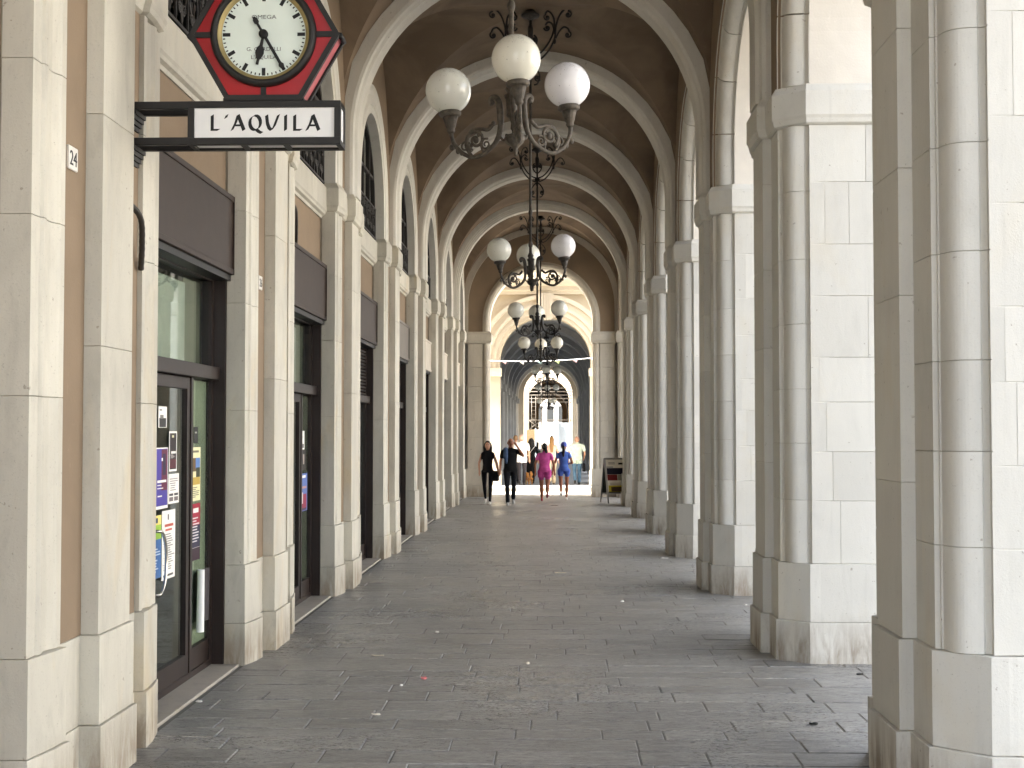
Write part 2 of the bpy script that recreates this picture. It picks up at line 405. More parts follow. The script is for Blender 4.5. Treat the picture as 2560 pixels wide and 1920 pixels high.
# right pier, half profile (x, dy) from the pilaster out to the jamb
ROLL = arcpts((1.957, .632), (2.108, .786), .052, 14)
R_SH = [(1.845, .27), (1.92, .27), (1.92, .615), (1.947, .615), (1.947, .632)] + ROLL + [(2.120, .772), (2.146, .790), (2.146, .82)]
R_MID = [(1.82, .29), (1.895, .29), (1.895, .64), (2.122, .848)]
R_BOT = [(1.797, .31), (1.872, .31), (1.872, .655), (2.112, .875)]
R_IMP = [(1.79, .31), (1.865, .31), (1.865, .655), (2.11, .872)]
XO = 3.0
def full(half, xo=XO):
    pos = [(x, dy) for x, dy in half]; neg = [(x, -dy) for x, dy in half[::-1]]
    return neg + pos + [(xo, half[-1][1]), (xo, -half[-1][1])]
C = .003
def block_variants():
    """stone blocks of a right pier, local to the pier centre: list of (mesh builder, far side only)"""
    out = []
    def pil(z0, z1, w, x): out.append((MB().box(x, 2.06, -w, w, z0 + .0012, z1 - .0012, 0, C), 0))
    pil(-.02, .335, .31, 1.797); pil(.335, .81, .29, 1.82)
    for z0, z1 in ((.81, 1.63), (1.63, 2.62), (2.62, 3.30), (3.30, 4.05), (4.05, 4.45)): pil(z0, z1, .27, 1.845)
    for sg in (-1, 1):
        def cor(path, z0, z1):
            q = [(x, sg * dy) for x, dy in path]
            inner = [(2.30, sg * (path[-1][1] - .004)), (2.30, sg * .5), (2.12, sg * .33), (2.05, sg * (path[0][1] + .002))]
            out.append((MB().prism(q + inner, z0 + .0012, z1 - .0012, 0, .0025), 0))
        def tail(h, dx=.0): return h[1:] + [(2.235, h[-1][1])]
        cor([(R_BOT[1][0], .312)] + R_BOT[2:] + [(2.225, .875)], -.02, .335)
        cor([(R_MID[1][0], .292)] + R_MID[2:] + [(2.205, .848)], .335, .81)
        for z0, z1 in ((.81, 1.33), (1.33, 1.80), (1.80, 2.25), (2.25, 2.79), (2.79, 3.33), (3.33, 3.90), (3.90, 4.45)):
            cor([(1.92, .272)] + R_SH[2:-1] + [(2.146, .82), (2.150, .82)], z0, z1)
        js = [(.81, 1.325, (2.38,)), (1.325, 1.73, (2.32,)), (1.73, 2.14, (2.27,)), (2.14, 2.51, (2.215, 2.78)), (2.51, 3.02, (2.62,)), (3.02, 3.45, (2.84,)),
              (3.45, 3.97, (2.27, 2.47)), (3.97, 4.45, (2.61,))]
        for z0, z1, cuts in js:
            xs = [2.1505] + list(cuts) + [XO]
            for a, b in zip(xs[:-1], xs[1:]):
                y0, y1 = sorted((sg * .62, sg * .82))
                out.append((MB().box(a + .0015, b - .0015, y0, y1, z0 + .0012, z1 - .0012, 0, C), sg > 0))
        for z0, z1, dy, cut in ((-.02, .335, .875, 2.225), (.335, .81, .848, 2.205)):
            y0, y1 = sorted((sg * .62, sg * dy))
            for a, b in ((cut, 2.68), (2.68, XO + .03)):
                out.append((MB().box(a + .0015, b - .0015, y0, y1, z0 + .0012, z1 - .0012, 0, C), sg > 0))
    return out
BLK_R = block_variants()
IMP_Z = [(-.045, ZI0), (-.02, ZI0 + .015), (-.012, ZI0 + .05), (.0, ZI0 + .075), (.0, ZI1 - .065), (-.03, ZI1 - .015), (-.035, ZI1)]
def impost_mb(half, xo):
    base = full(half, xo); m = MB()
    m.loft([[(x, y, z) for x, y in offset_poly(base, o)] for o, z in IMP_Z], 0); return m
me_impR = impost_mb(R_IMP, XO + .05).mesh('impost', M['stoneR'])
core = MB(); q = offset_poly(full(R_SH), -.010); core.prism(q, -.02, 4.46)
me_coreR = core.mesh('pier', M['mortar'])
me_blkR = [(b.mesh('stone_block', M['stoneR']), far) for b, far in BLK_R]
mg = MB()
for b, far in BLK_R: mg.merge(b)
me_allR = mg.mesh('stonework', M['stoneR'])
mg = MB()
for b, far in BLK_R:
    if far: mg.merge(b)
me_farR = mg.mesh('stonework', M['stoneR'])
for k in range(K0, K1 + 1):
    p = link('pier', me_coreR, arc, (0, YC(k), 0))
    link('impost', me_impR, p)
    if 1 <= k <= 4:
        for me, far in me_blkR:
            if not far: link('stone_block', me, p)
        struct(link('stonework', me_farR, p), 'stuff')
    else:
        struct(link('stonework', me_allR, p), 'stuff')

# left piers
L_SH = [(-2.425, .27), (-2.52, .27), (-2.52, .645), (-2.488, .66), (-2.488, .72), (-2.500, .745), (-2.512, .80), (-2.506, .86), (-2.492, .90), (-2.492, .935), (-2.507, .95), (-2.507, 1.06)]
L_MID = [(-2.408, .295), (-2.512, .295), (-2.512, .645), (-2.455, .655), (-2.462, .80), (-2.495, 1.065)]
L_BOT = [(-2.390, .315), (-2.505, .315), (-2.505, .640), (-2.435, .650), (-2.445, .82), (-2.490, 1.075)]
L_IMP = [(-2.375, .315), (-2.475, .315), (-2.475, .630), (-2.435, .640), (-2.440, .82), (-2.465, 1.085)]
XB = -2.66                        # end of the stone jamb
def left_blocks():
    out = []
    def pil(z0, z1, w, x): out.append(MB().box(-2.60, x, -w, w, z0 + .0012, z1 - .0012, 0, C))
    pil(-.02, .335, .315, L_BOT[0][0]); pil(.335, .81, .295, L_MID[0][0])
    for z0, z1 in ((.81, 2.36), (2.36, 3.62), (3.62, 4.45)): pil(z0, z1, .27, -2.425)
    for sg in (-1, 1):
        def strip(path, z0, z1):
            q = [(x, sg * dy) for x, dy in path]
            out.append(MB().prism(q + [(XB, sg * path[-1][1]), (XB, sg * (path[0][1] + .002)), (-2.58, sg * (path[0][1] + .002))], z0 + .0012, z1 - .0012, 0, .0025))
        strip([(L_BOT[1][0], .317)] + L_BOT[2:], -.02, .335)
        strip([(L_MID[1][0], .297)] + L_MID[2:], .335, .81)
        for z0, z1 in ((.81, 2.07), (2.07, 2.95), (2.95, 3.71), (3.71, 4.45)): strip(L_SH[3:], z0, z1)
    return out
BLK_L = left_blocks()
core = MB(); q = [(-2.435, -.26), (-2.435, .26), (-2.50, .27), (-2.50, -.27)]
core.box(-4.45, -2.522, -1.05, 1.05, -.02, 4.46); core.box(-2.60, -2.435, -.26, .26, -.02, 4.46)

me_coreL = core.mesh('pier', M['mortar'])
pl = MB(); pl.box(-2.58, -2.518, .272, .658, .81, 4.455); pl.box(-2.58, -2.518, -.658, -.272, .81, 4.455)
me_plL = pl.mesh('plaster_panel', M['tan'])
me_blkL = [b.mesh('stone_block', M['stoneL']) for b in BLK_L]
mg = MB()
for b in BLK_L: mg.merge(b)
me_allL = mg.mesh('stonework', M['stoneL'])
me_impL = impost_mb(L_IMP, -2.72).mesh('impost', M['stoneL'])
for k in range(K0, K1 + 1):
    p = link('pier', me_coreL, arc, (0, YC(k), 0))
    link('impost', me_impL, p); link('plaster_panel', me_plL, p)
    if 1 <= k <= 4:
        for me in me_blkL: link('stone_block', me, p)
    else:
        struct(link('stonework', me_allL, p), 'stuff')

# swept arches ---------------------------------------------------------------
def arch_path(za, z0, n, t0=0.0, t1=1.0, r=1.5):
    """unit frames (cos, sin, extra) along stilt - arc - stilt, parameter 0..1 by length"""
    st = za - z0; L = PI * r; tot = 2 * st + L; out = []
    for i in range(n + 1):
        s = (t0 + (t1 - t0) * i / n) * tot
        if s < st: out.append((1.0, 0.0, -(st - s)))
        elif s > st + L: out.append((-1.0, 0.0, -(s - st - L)))
        else:
            a = (s - st) / r; out.append((math.cos(a), math.sin(a), 0.0))
    return out
def sweep_side(section, yc, za, z0, n=40, t0=0, t1=1, mi=0, m=None, closed=True, half=D / 2, r=1.5):
    """section: (x, dy) measured from pier centre; arch axis along x at y=yc"""
    m = m or MB(); rings = []
    for c, s, e in arch_path(za, z0, n, t0, t1, r):
        rings.append([(x, yc - c * (half - dy), za + s * (half - dy) + e) for x, dy in section])
    m.loft(rings, mi, False, closed, closed); return m
SEC_R = [(1.918, .60), (1.918, .615), (1.947, .615), (1.947, .632)] + ROLL + [(2.120, .772), (2.146, .790), (2.146, .82), (2.152, .82), (2.152, .60)]
SEC_L = [(-2.522, .64)] + L_SH[3:] + [(XB - .06, 1.06), (XB - .06, .64)]
vous = []
NV = 9
for i in range(NV):
    g0 = .0012
    vous.append(sweep_side(SEC_R, 0, ZA, ZI1 - .005, 8, i / NV + g0, (i + 1) / NV - g0))
me_v = [v.mesh('voussoir', M['stoneU']) for v in vous]
soff = sweep_side([(2.153, .8195), (XO, .8195), (XO, .75), (2.153, .75)], 0, ZA, ZI1 - .005, 48).mesh('arch_soffit', M['white'])
gapm = sweep_side([(1.965, .60), (2.0, .65), (2.12, .765), (2.16, .79), (2.16, .60)], 0, ZA, ZI1 - .005, 48).mesh('side_arch', M['mortar'])
sl = sweep_side(SEC_L, 0, ZA, ZI1 - .005, 56).mesh('side_arch', M['stoneU'])
def spandrel(x, rh, za, z0, z1, yh, thick, n=40):
    """plaster wall in plane x with an arched hole, local to the bay centre"""
    m = MB(); hole = []; outer = []
    for c, s, e in arch_path(za, z0, n, r=rh):
        hy, hz = -c * rh, za + s * rh + e
        hole.append((hy, hz))
        if e < 0 or abs(s) < 1e-6: outer.append((-math.copysign(yh, c), hz))
        else:
            t = min(yh / max(1e-6, abs(c)), (z1 - za) / max(1e-6, s)); outer.append((-c * t, za + s * t))
    v = []; f = []
    for (a, b), (cc, d) in zip(hole, outer): v += [(x, a, b), (x, cc, d), (x + thick, a, b), (x + thick, cc, d)]
    for i in range(len(hole) - 1):
        o = 4 * i
        f += [(o, o + 1, o + 5, o + 4), (o + 2, o + 6, o + 7, o + 3), (o, o + 4, o + 6, o + 2)]
    m.add(v, f)
    # corners of the rectangle
    t = (z1 - za) / yh
    for sg in (-1, 1):
        m.add([(x, sg * yh, za + min(z1 - za, yh * 5)), (x, sg * yh, z1), (x + thick, sg * yh, z1)], [(0, 1, 2)])
    return m
me_spR = spandrel(1.925, 1.684, ZA, ZI1 - .02, 7.95, 2.2995, .3).mesh('wall', M['tan'])
me_spO = spandrel(XO - .3, 1.484, ZA, ZI1 - .02, 11.5, 2.2995, .3).mesh('wall', M['cream'])
me_spL = spandrel(-2.52, 1.654, ZA, ZI1 - .02, 7.95, 2.2995, -.1).mesh('wall', M['tan'])
# groin vault of one bay
RB = 2.03
def vault_mb(n=26):
    m = MB()
    for web in range(4):
        v = []; f = []
        for i in range(n + 1):
            t = i / n
            for j in range(n + 1):
                u = -1 + 2 * j / n
                # web coordinates: main axis value a, cross value b=u*a
                a = t; b = u * a
                if web == 0: X, Y = a, b
                elif web == 1: X, Y = -a, b
                elif web == 2: X, Y = b, a
                else: X, Y = b, -a
                z = ZV + RV * math.sqrt(max(0, 1 - (abs(b)) ** 2))
                v.append((CX + X * 2.32, Y * RB, z))
        for i in range(n):
            for j in range(n):
                o = i * (n + 1) + j; f.append((o, o + 1, o + n + 2, o + n + 1))
        m.add(v, f, 0, True)
    return m
me_vault = vault_mb().mesh('vault', M['vault'])
def rib_mb(sec, n=56, z0=ZI1 - .01):
    """section: (r, y)"""
    m = MB(); rings = []
    for c, s, e in arch_path(ZV, z0, n, r=2.1):
        rings.append([(CX + c * r, y, ZV + s * r + e) for r, y in sec])
    m.loft(rings, 0, False); return m
RIB = [(2.42, -.272), (2.17, -.272), (2.135, -.255), (2.120, -.20), (2.09, -.165), (2.09, .165), (2.120, .20), (2.135, .255), (2.17, .272), (2.42, .272)]
RIB7 = [(2.42, -.30), (2.20, -.30), (2.20, -.25), (2.16, -.25), (2.16, -.20), (2.12, -.20), (2.12, -.15), (2.08, -.14), (2.08, .14), (2.12, .2), (2.42, .30)]
me_rib = rib_mb(RIB).mesh('transverse_arch', M['stoneU']); me_rib7 = rib_mb(RIB7).mesh('transverse_arch', M['stoneU'])
for k in range(K0, K1 + 1):
    if k < K1: link('transverse_arch', me_rib7 if k == 7 else me_rib, arc, (0, YC(k), 0))
    if k == K1: continue
    ym = YC(k) + D / 2
    link('vault', me_vault, arc, (0, ym, 0))
    sa = link('side_arch', gapm, arc, (0, ym, 0))
    for me in me_v: link('voussoir', me, sa)
    link('arch_soffit', soff, sa)
    link('wall', me_spR, arc, (0, ym, 0)); link('wall', me_spO, arc, (0, ym, 0))
    link('side_arch', sl, arc, (0, ym, 0)); link('wall', me_spL, arc, (0, ym, 0))
    # band above pilaster, filling between bays
fb = MB()
for k in range(K0, K1 + 1):
    fb.box(1.93, 2.22, YC(k) - .62, YC(k) + .62, ZI1 - .02, 5.2); fb.box(-2.62, -2.522, YC(k) - .64, YC(k) + .64, ZI1 - .02, 5.2)
fb.build('wall', M['tan'], arc)
# bulk of the building: roof slab, back walls, upper storey, floors between shops and rooms above
bk = MB()
bk.box(-14, XO - .02, Y_BEG, 40.15, 8.05, 8.4); bk.box(-14, XO - .3, Y_BEG, 40.15, 8.4, 11.5)
bk.box(-5.2, -4.45, Y_BEG, 40.15, 0, 8.05); bk.box(-4.45, -2.70, Y_BEG, 40.15, 4.12, 4.38)
bk.box(-3.6, -3.45, Y_BEG, 40.15, 4.38, 8.05)
bk.box(-14, -5.2, Y_BEG, Y_BEG + .5, 0, 8.05); bk.box(-14, -5.2, 39.7, 40.15, 0, 8.05); bk.box(-14, -13.6, Y_BEG + .5, 39.7, 0, 8.05)
bk.build('bulk_wall', M['dark'], arc)
so = MB()
for k in range(K0, K1 + 1): so.box(2.26, XO - .005, YC(k) - .81, YC(k) + .81, ZI1 - .01, 6.0)
so.build('arch_backing', M['white'], arc)
# string course and plaster panel of each left bay
st = MB(); yh = D / 2 - 1.06
prof = [(-2.70, 4.37), (-2.664, 4.37), (-2.655, 4.40), (-2.625, 4.415), (-2.618, 4.44), (-2.605, 4.46), (-2.605, 4.72), (-2.615, 4.735), (-3.0, 4.742), (-3.0, 4.37)]
st.loft([[(x, -yh - .01, z) for x, z in prof], [(x, yh + .01, z) for x, z in prof]])
me_st = st.mesh('string_course', M['stoneL'])
pn = MB(); pn.box(-2.78, -2.68, -yh - .01, yh + .01, 3.24, 4.38); me_pn = pn.mesh('wall', M['tan'])
th = MB(); th.box(-2.95, -2.535, -yh - .03, yh + .03, -.1, .012, 0, .006); me_th = th.mesh('threshold', M['thresh'])
for k in range(K0, K1):
    ym = YC(k) + D / 2
    link('string_course', me_st, arc, (0, ym, 0)); link('wall', me_pn, arc, (0, ym, 0)); link('threshold', me_th, arc, (0, ym, 0))

# arched upper windows with wrought-iron railings ----------------------------
def spiral(c, r0, r1, a0, turns, n=22):
    return [(c[0] + (r0 + (r1 - r0) * i / n) * math.cos(a0 + turns * 2 * PI * i / n), c[1] + (r0 + (r1 - r0) * i / n) * math.sin(a0 + turns * 2 * PI * i / n)) for i in range(n + 1)]
wf = MB(); xw = -2.67; RW = 1.23
for yy in (-.62, 0, .62):
    wf.box(xw - .03, xw + .03, yy - .025, yy + .025, 4.74, ZA + math.sqrt(RW ** 2 - yy ** 2) - .01)
for zz in (5.05, 5.66): wf.box(xw - .025, xw + .025, -math.sqrt(max(.01, RW ** 2 - max(0, zz - ZA) ** 2)), math.sqrt(max(.01, RW ** 2 - max(0, zz - ZA) ** 2)), zz - .02, zz + .02)
me_wf = wf.mesh('glazing_bars', M['iron'])
fr = MB(); rings = []
for c, s, e in arch_path(ZA, 4.74, 40, r=1.2):
    rings.append([(x, -c * r, ZA + s * r + e) for x, r in ((xw - .04, 1.25), (xw + .03, 1.25), (xw + .03, 1.17), (xw - .04, 1.17))])
fr.loft(rings); fr.box(xw - .04, xw + .03, -1.2, 1.2, 4.75, 4.80); me_fr = fr.mesh('arched_window', M['iron'])
pane = MB(); v = [(xw, 0, 4.75)]
for c, s, e in arch_path(ZA, 4.75, 40, r=1.2): v.append((xw, -c * 1.22, ZA + s * 1.22 + e))
pane.add(v, [(0, i, i + 1) for i in range(1, len(v) - 1)]); me_pane = pane.mesh('pane', M['winglass'])
rl = MB(); xr = -2.625; z0 = 4.765; hh = .44
for zz in (z0, z0 + hh): rl.box(xr - .012, xr + .012, -1.13, 1.13, zz - .012, zz + .012)
nm = 7; wmod = 2.24 / nm
for i in range(nm):
    yc = -1.12 + wmod * (i + .5)
    rl.box(xr - .007, xr + .007, yc - wmod / 2 - .007, yc - wmod / 2 + .007, z0, z0 + hh)
    for sg in (-1, 1):
        a = [(0, .02), (.03, .10), (.075, .16), (.11, .24), (.10, .33), (.06, .40), (.02, .43)]
        rl.tube([(xr, yc + sg * u, z0 + w) for u, w in a], .009, 5)
        rl.tube([(xr, yc + sg * (u), z0 + w) for u, w in spiral((.055, .13), .05, .012, 0, 1.4, 14)], .008, 5)
        rl.tube([(xr, yc + sg * (u), z0 + w) for u, w in spiral((.075, .36), .045, .012, PI, -1.4, 14)], .008, 5)
    rl.tube([(xr, yc, z0), (xr, yc, z0 + .30)], [.012, .006], 5); rl.sphere((xr, yc, z0 + .30), .02, 6, 5)
rl.box(xr - .007, xr + .007, 1.113, 1.127, z0, z0 + hh)
me_rl = rl.mesh('railing', M['iron'])
for k in range(K0, K1):
    w = link('arched_window', me_fr, arc, (0, YC(k) + D / 2, 0))
    link('glazing_bars', me_wf, w); link('pane', me_pane, w); link('railing', me_rl, w)

# end wall with its round arch ----------------------------------------------
ew = MB()
def yring(cx, r0s, r1s, za, z0, ya, yb, n=48, m=None):
    m = m or MB(); rings = []
    for c, s, e in arch_path(za, z0, n, r=(r0s + r1s) / 2):
        rings.append([(cx + c * r, yy, za + s * r + e) for r, yy in ((r0s, ya), (r1s, ya), (r1s, yb), (r0s, yb))])
    return m.loft(rings)
def yspandrel(cx, rh, za, z0, z1, xh, ya, yb, n=48):
    b = spandrel(0, rh, za, z0, z1, xh, yb - ya, n)
    b.v = [(cx + y, ya + x, z) for x, y, z in b.v]; return b
ew.merge(yspandrel(CX, 1.52, ZA, ZI1 - .06, 8.05, 3.29, Y_END, 40.15)); ew.build('wall', M['tan'], arc)
b = MB(); yring(CX, 1.50, 1.60, ZA, ZI1 - .06, Y_END + .10, 40.17, m=b); b.build('arch_soffit', M['white'], arc)
# roll archivolt
b = MB(); rings = []
sec = [(1.50, .13), (1.50, .0), (1.515, -.02)] + [(1.60 + .075 * math.cos(a), -.02 - .075 * math.sin(a)) for a in [PI - PI * i / 8 for i in range(9)]] + [(1.69, -.02), (1.71, .0), (1.71, .13)]
for c, s, e in arch_path(ZA, ZI1 - .01, 48, r=1.6): rings.append([(CX + c * r, Y_END + yy, ZA + s * r + e) for r, yy in sec])
b.loft(rings); b.build('archivolt', M['stoneE'], arc)
b = yring(CX, 2.13, 2.40, ZV, ZI1 - .01, Y_END - .07, Y_END + .05); b.build('wall_rib', M['stoneE'], arc)
for sg, xi in ((-1, CX - 1.5), (1, CX + 1.5)):
    xo = CX + sg * 2.5
    ep = MB().box(min(xi, xo) + .006, max(xi, xo) - .01, Y_END + .02, 40.14, 0, 4.45).build('end_pier', M['mortar'], arc)
    def bx(xa, xb, ya, yb, za, zb): MB().box(min(xa, xb) + .0015, max(xa, xb) - .0015, ya, yb, za + .002, zb - .002, 0, .003).build('stone_block', M['stoneE'], ep)
    bx(xi - sg * .045, xo, Y_END - .13, 40.2, -.02, .335); bx(xi - sg * .03, xo, Y_END - .11, 40.19, .335, .81)
    zz = [.81, 1.30, 1.72, 2.2, 2.75, 3.2, 3.75, 4.45]
    for i in range(len(zz) - 1):
        cut = xi + sg * (.45 if i % 2 else .62)
        bx(xi + sg * .205, cut, Y_END - .05, 40.17, zz[i], zz[i + 1]); bx(cut, xo, Y_END - .05, 40.17, zz[i], zz[i + 1])
        q = [(xi + sg * u, Y_END + w) for u, w in ((0, .4), (0, .0), (.015, -.02))] + [(xi + sg * (.1 - .075 * math.cos(a)), Y_END - .02 - .075 * math.sin(a)) for a in [PI * j / 8 for j in range(9)]] + [(xi + sg * .19, Y_END - .02), (xi + sg * .203, Y_END - .01), (xi + sg * .203, Y_END + .4)]
        MB().prism(q, zz[i] + .002, zz[i + 1] - .002).build('roll_moulding', M['stoneE'], ep)
    bq = [(xi - sg * .05, Y_END - .13), (xo, Y_END - .13), (xo, 40.2), (xi - sg * .05, 40.2)]
    MB().loft([[(x, y, z) for x, y in offset_poly(bq, o)] for o, z in IMP_Z]).build('impost', M['stoneE'], ep)
for sg in (-1, 1):
    wx = MB(); xo = CX + sg * 2.5; wx.box(min(xo, CX + sg * 3.29), max(xo, CX + sg * 3.29), Y_END + .03, 40.16, 0, 4.8); wx.build('wall', M['stoneE'], arc)
wx = MB(); wx.box(-14, -3.6, 39.9, 40.18, 0, 11.5); wx.box(-3.6, 3.0, 39.6, 40.15, 8.05, 11.5); wx.build('wall', M['cream'], arc)

# ------------------------------------------------------------------ second arcade across the alley
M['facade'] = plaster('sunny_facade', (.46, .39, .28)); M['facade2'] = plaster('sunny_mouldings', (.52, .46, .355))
b2 = thing('far_arcade_building', 'sunlit cream arcade building across the narrow alley', 'building', (0, 0, 0))
YF, ZF2, RF = 44.7, 4.17, 1.50; CX2 = -.20
a = MB(); a.merge(yspandrel(CX2, RF, ZF2, 0.1, 13, 3.4, YF, YF + .6)); a.box(-14, CX2 - 3.4, YF, YF + .6, 0, 13); a.build('wall', M['facade'], b2)
for i, (r0, r1, pr) in enumerate(((1.50, 1.62, .05), (1.62, 1.80, .09), (1.80, 1.90, .13), (1.90, 2.08, .10), (2.08, 2.22, .16))):
    yring(CX2, r0 + .001, r1, ZF2, ZF2 - .2, YF - pr, YF + .02).build('archivolt', M['facade2'], b2)
for sg in (-1, 1):
    x0 = CX2 + sg * 1.47; x1 = CX2 + sg * 2.3
    fp = MB().box(min(x0, x1), max(x0, x1), YF - .08, YF + .02, .12, 3.7).build('facade_pier', M['facade2'], b2)
    MB().box(min(x0, x1) - .04, max(x0, x1) + .04, YF - .16, YF + .03, 3.7, 3.97).build('impost', M['facade2'], fp)
    MB().box(min(x0, x1) - .03, max(x0, x1) + .03, YF - .14, YF + .03, .12, .6).build('plinth', M['facade2'], fp)
    MB().box(min(CX2 + sg * 2.6, CX2 + sg * 3.3), max(CX2 + sg * 2.6, CX2 + sg * 3.3), YF - .12, YF + .02, .12, 6.3).build('facade_pilaster', M['facade2'], b2)
a = MB()
for i in range(5): a.box(CX2 - .22 + i * .09, CX2 - .155 + i * .09, YF - .26, YF, 5.55, 6.42)
a.box(CX2 - .26, CX2 + .27, YF - .22, YF, 5.6, 6.40); a.build('keystone', M['facade2'], b2)
a = MB(); pr = [(YF, 6.40), (YF - .12, 6.40), (YF - .14, 6.5), (YF - .2, 6.53), (YF - .2, 6.66), (YF - .34, 6.72), (YF - .42, 6.86), (YF - .42, 6.95), (YF, 6.98)]
a.loft([[(-14, y, z) for y, z in pr], [(3.6, y, z) for y, z in pr]]); a.build('cornice', M['facade2'], b2)
a = MB(); a.box(-12, 12, 43.2, 86, -.1, .115, 0, .01); struct(a.build('pavement', M['grey']))
a = MB(); a.box(-14, 14, 40.16, 43.04, -.2, -.004); struct(a.build('alley_paving', M['pave']))
a = MB(); a.box(-12, 12, 43.05, 43.198, -.1, .12, 0, .01); a.build('kerb', M['pave'], None); struct(bpy.data.objects['kerb'])
# inside of the second arcade
a = MB()
a.box(CX2 - 2.6, CX2 - 1.95, YF + .6, 84, .1, 8.2); a.box(CX2 + 1.95, CX2 + 2.6, YF + .6, 84, 5.2, 8.2)
for i in range(8): a.box(CX2 + 1.95, CX2 + 2.6, YF + 2.4 + i * 4.9 - .9, YF + 2.4 + i * 4.9 + .9, .1, 5.2)
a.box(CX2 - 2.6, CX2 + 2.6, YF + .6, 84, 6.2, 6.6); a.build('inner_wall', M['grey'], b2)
rings = []
bar = MB()
for yy in (YF + .5, 84): rings.append([(CX2 + 2.0 * math.cos(PI * i / 32), yy, 4.0 + 2.0 * math.sin(PI * i / 32)) for i in range(33)])
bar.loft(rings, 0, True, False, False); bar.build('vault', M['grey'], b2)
for i in range(8):
    yy = YF + 2.4 + i * 4.9
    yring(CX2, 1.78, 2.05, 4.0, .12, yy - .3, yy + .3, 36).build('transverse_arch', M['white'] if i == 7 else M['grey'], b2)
    for sg in (-1, 1):
        x = CX2 + sg * 1.85
        MB().box(x - .16, x + .16, yy - .38, yy + .38, 3.55, 3.85).build('capital', M['grey'], b2); MB().box(x - .14, x + .14, yy - .36, yy + .36, .12, .7).build('plinth', M['grey'], b2)
yspandrel(CX2, 1.5, 4.2, .1, 8, 3, 83.6, 84.2).build('wall', M['cream'], b2)
a = MB(); a.box(-12, CX2 - 2.6, YF + .6, 84, 0, 8); a.box(CX2 + 2.6, 3.2, YF + .6, 84, 5.2, 8); a.box(-12, 3.2, YF + .6, 84.2, 8.0, 13); a.build('bulk_wall', M['cream'], b2)

# third building under scaffolding
b3 = thing('scaffolded_building', 'distant brown arcade building under scaffolding at the end of the view', 'building')
M['ochre'] = plaster('ochre_plaster', (.34, .26, .17))
yspandrel(CX2, 1.5, 4.2, -.02, 12, 14, 100, 100.6).build('wall', M['cream'], b3)
a = MB(); a.box(CX2 - 2.4, CX2 - 1.9, 100.6, 150, 0, 8); a.box(CX2 + 1.9, CX2 + 2.4, 100.6, 150, 0, 8); a.build('inner_wall', M['ochre'], b3)
bar = MB(); rings = []
for yy in (100.5, 150): rings.append([(CX2 + 1.95 * math.cos(PI * i / 32), yy, 4.0 + 1.95 * math.sin(PI * i / 32)) for i in range(33)])
bar.loft(rings, 0, True, False, False); bar.build('vault', M['ochre'], b3)
for yy in (108, 118, 130): yring(CX2, 1.75, 2.0, 4.0, 0, yy, yy + .6, 30).build('transverse_arch', M['ochre'], b3)
yspandrel(CX2 + .1, 1.28, 4.2, -.02, 8, 2.5, 149, 150).build('wall', M['ochre'], b3)
a = MB(); a.box(-9, 9, 190, 191, 0, 14); a.build('wall', M['white'], b3)
for i in range(3):
    a = MB(); a.box(-2.2 + i * 1.6, -1.3 + i * 1.6, 189.9, 190.02, 3.2, 5.4); a.build('window', M['dark'], b3)
sc = thing('scaffolding', 'rusty tube scaffolding with ladder in front of the distant arch', 'scaffolding', (0, 98.6, 0))
def pole(nm, p, q, r=.03, mat='bronze'): MB().tube([p, q], r, 6).build(nm, M[mat], sc)
for x in (-1.62, -.72, 1.4):
    for yy in (-.5, .5): pole('standard', (x, yy, 0), (x, yy, 6.0))
for zz in (2.7, 4.0, 4.25, 4.5, 4.75, 5.0): pole('ledger', (-1.7, -.5, zz), (1.5, -.5, zz))
pole('brace', (-1.62, -.5, 2.0), (-.72, -.5, 2.7)); pole('brace', (-.72, -.5, 2.0), (-1.62, -.5, 2.7))
ld = MB(); 
for x in (-1.42, -1.12): ld.tube([(x, -.56, 1.9), (x, -.56, 4.4)], .025, 6)
for i in range(9): ld.tube([(-1.42, -.56, 2.0 + i * .28), (-1.12, -.56, 2.0 + i * .28)], .02, 6)
ld.build('ladder', M['bronze'], sc)
M['hoard'] = plain('blue_grey_hoarding', (.33, .38, .43), .5, .4, var=.04)
M['osb'] = plain('chipboard', (.19, .135, .07), .8, .2, var=.35, scale=18)
a = MB(); a.box(.02, 1.02, 0, .05, 0, 2.32, 0, .01); a.box(.02, .08, -.04, .0, 0, 2.32); o = a.build('hoarding_panel', M['hoard'], None, (.42, 87, .115)); tag(o, 'tall blue-grey hoarding panel standing beyond the far arch', 'hoarding')
a = MB(); a.box(-1.75, -1.1, 0, .04, 0, 2.0, 0, .01); o = a.build('chipboard_panel', M['osb'], None, (.0, 96, 0)); tag(o, 'light brown chipboard panel left of the white notice board', 'panel')
nb = thing('notice_board', 'white framed notice board on posts between chipboard and hoarding', 'notice board', (-.42, 95, 0))
a = MB(); a.box(-.62, .62, 0, .05, 1.15, 1.98, 0, .01); a.build('frame', M['signwhite'], nb)
a = MB(); a.box(-.52, .52, -.012, -.001, 1.25, 1.88); a.build('sheet', plain('pale_notice', (.55, .60, .56), .5, .3, var=.2), nb)
for x in (-.68, .68): MB().box(x - .05, x + .05, 0, .07, 0, 2.1).build('post', M['hoard'], nb)

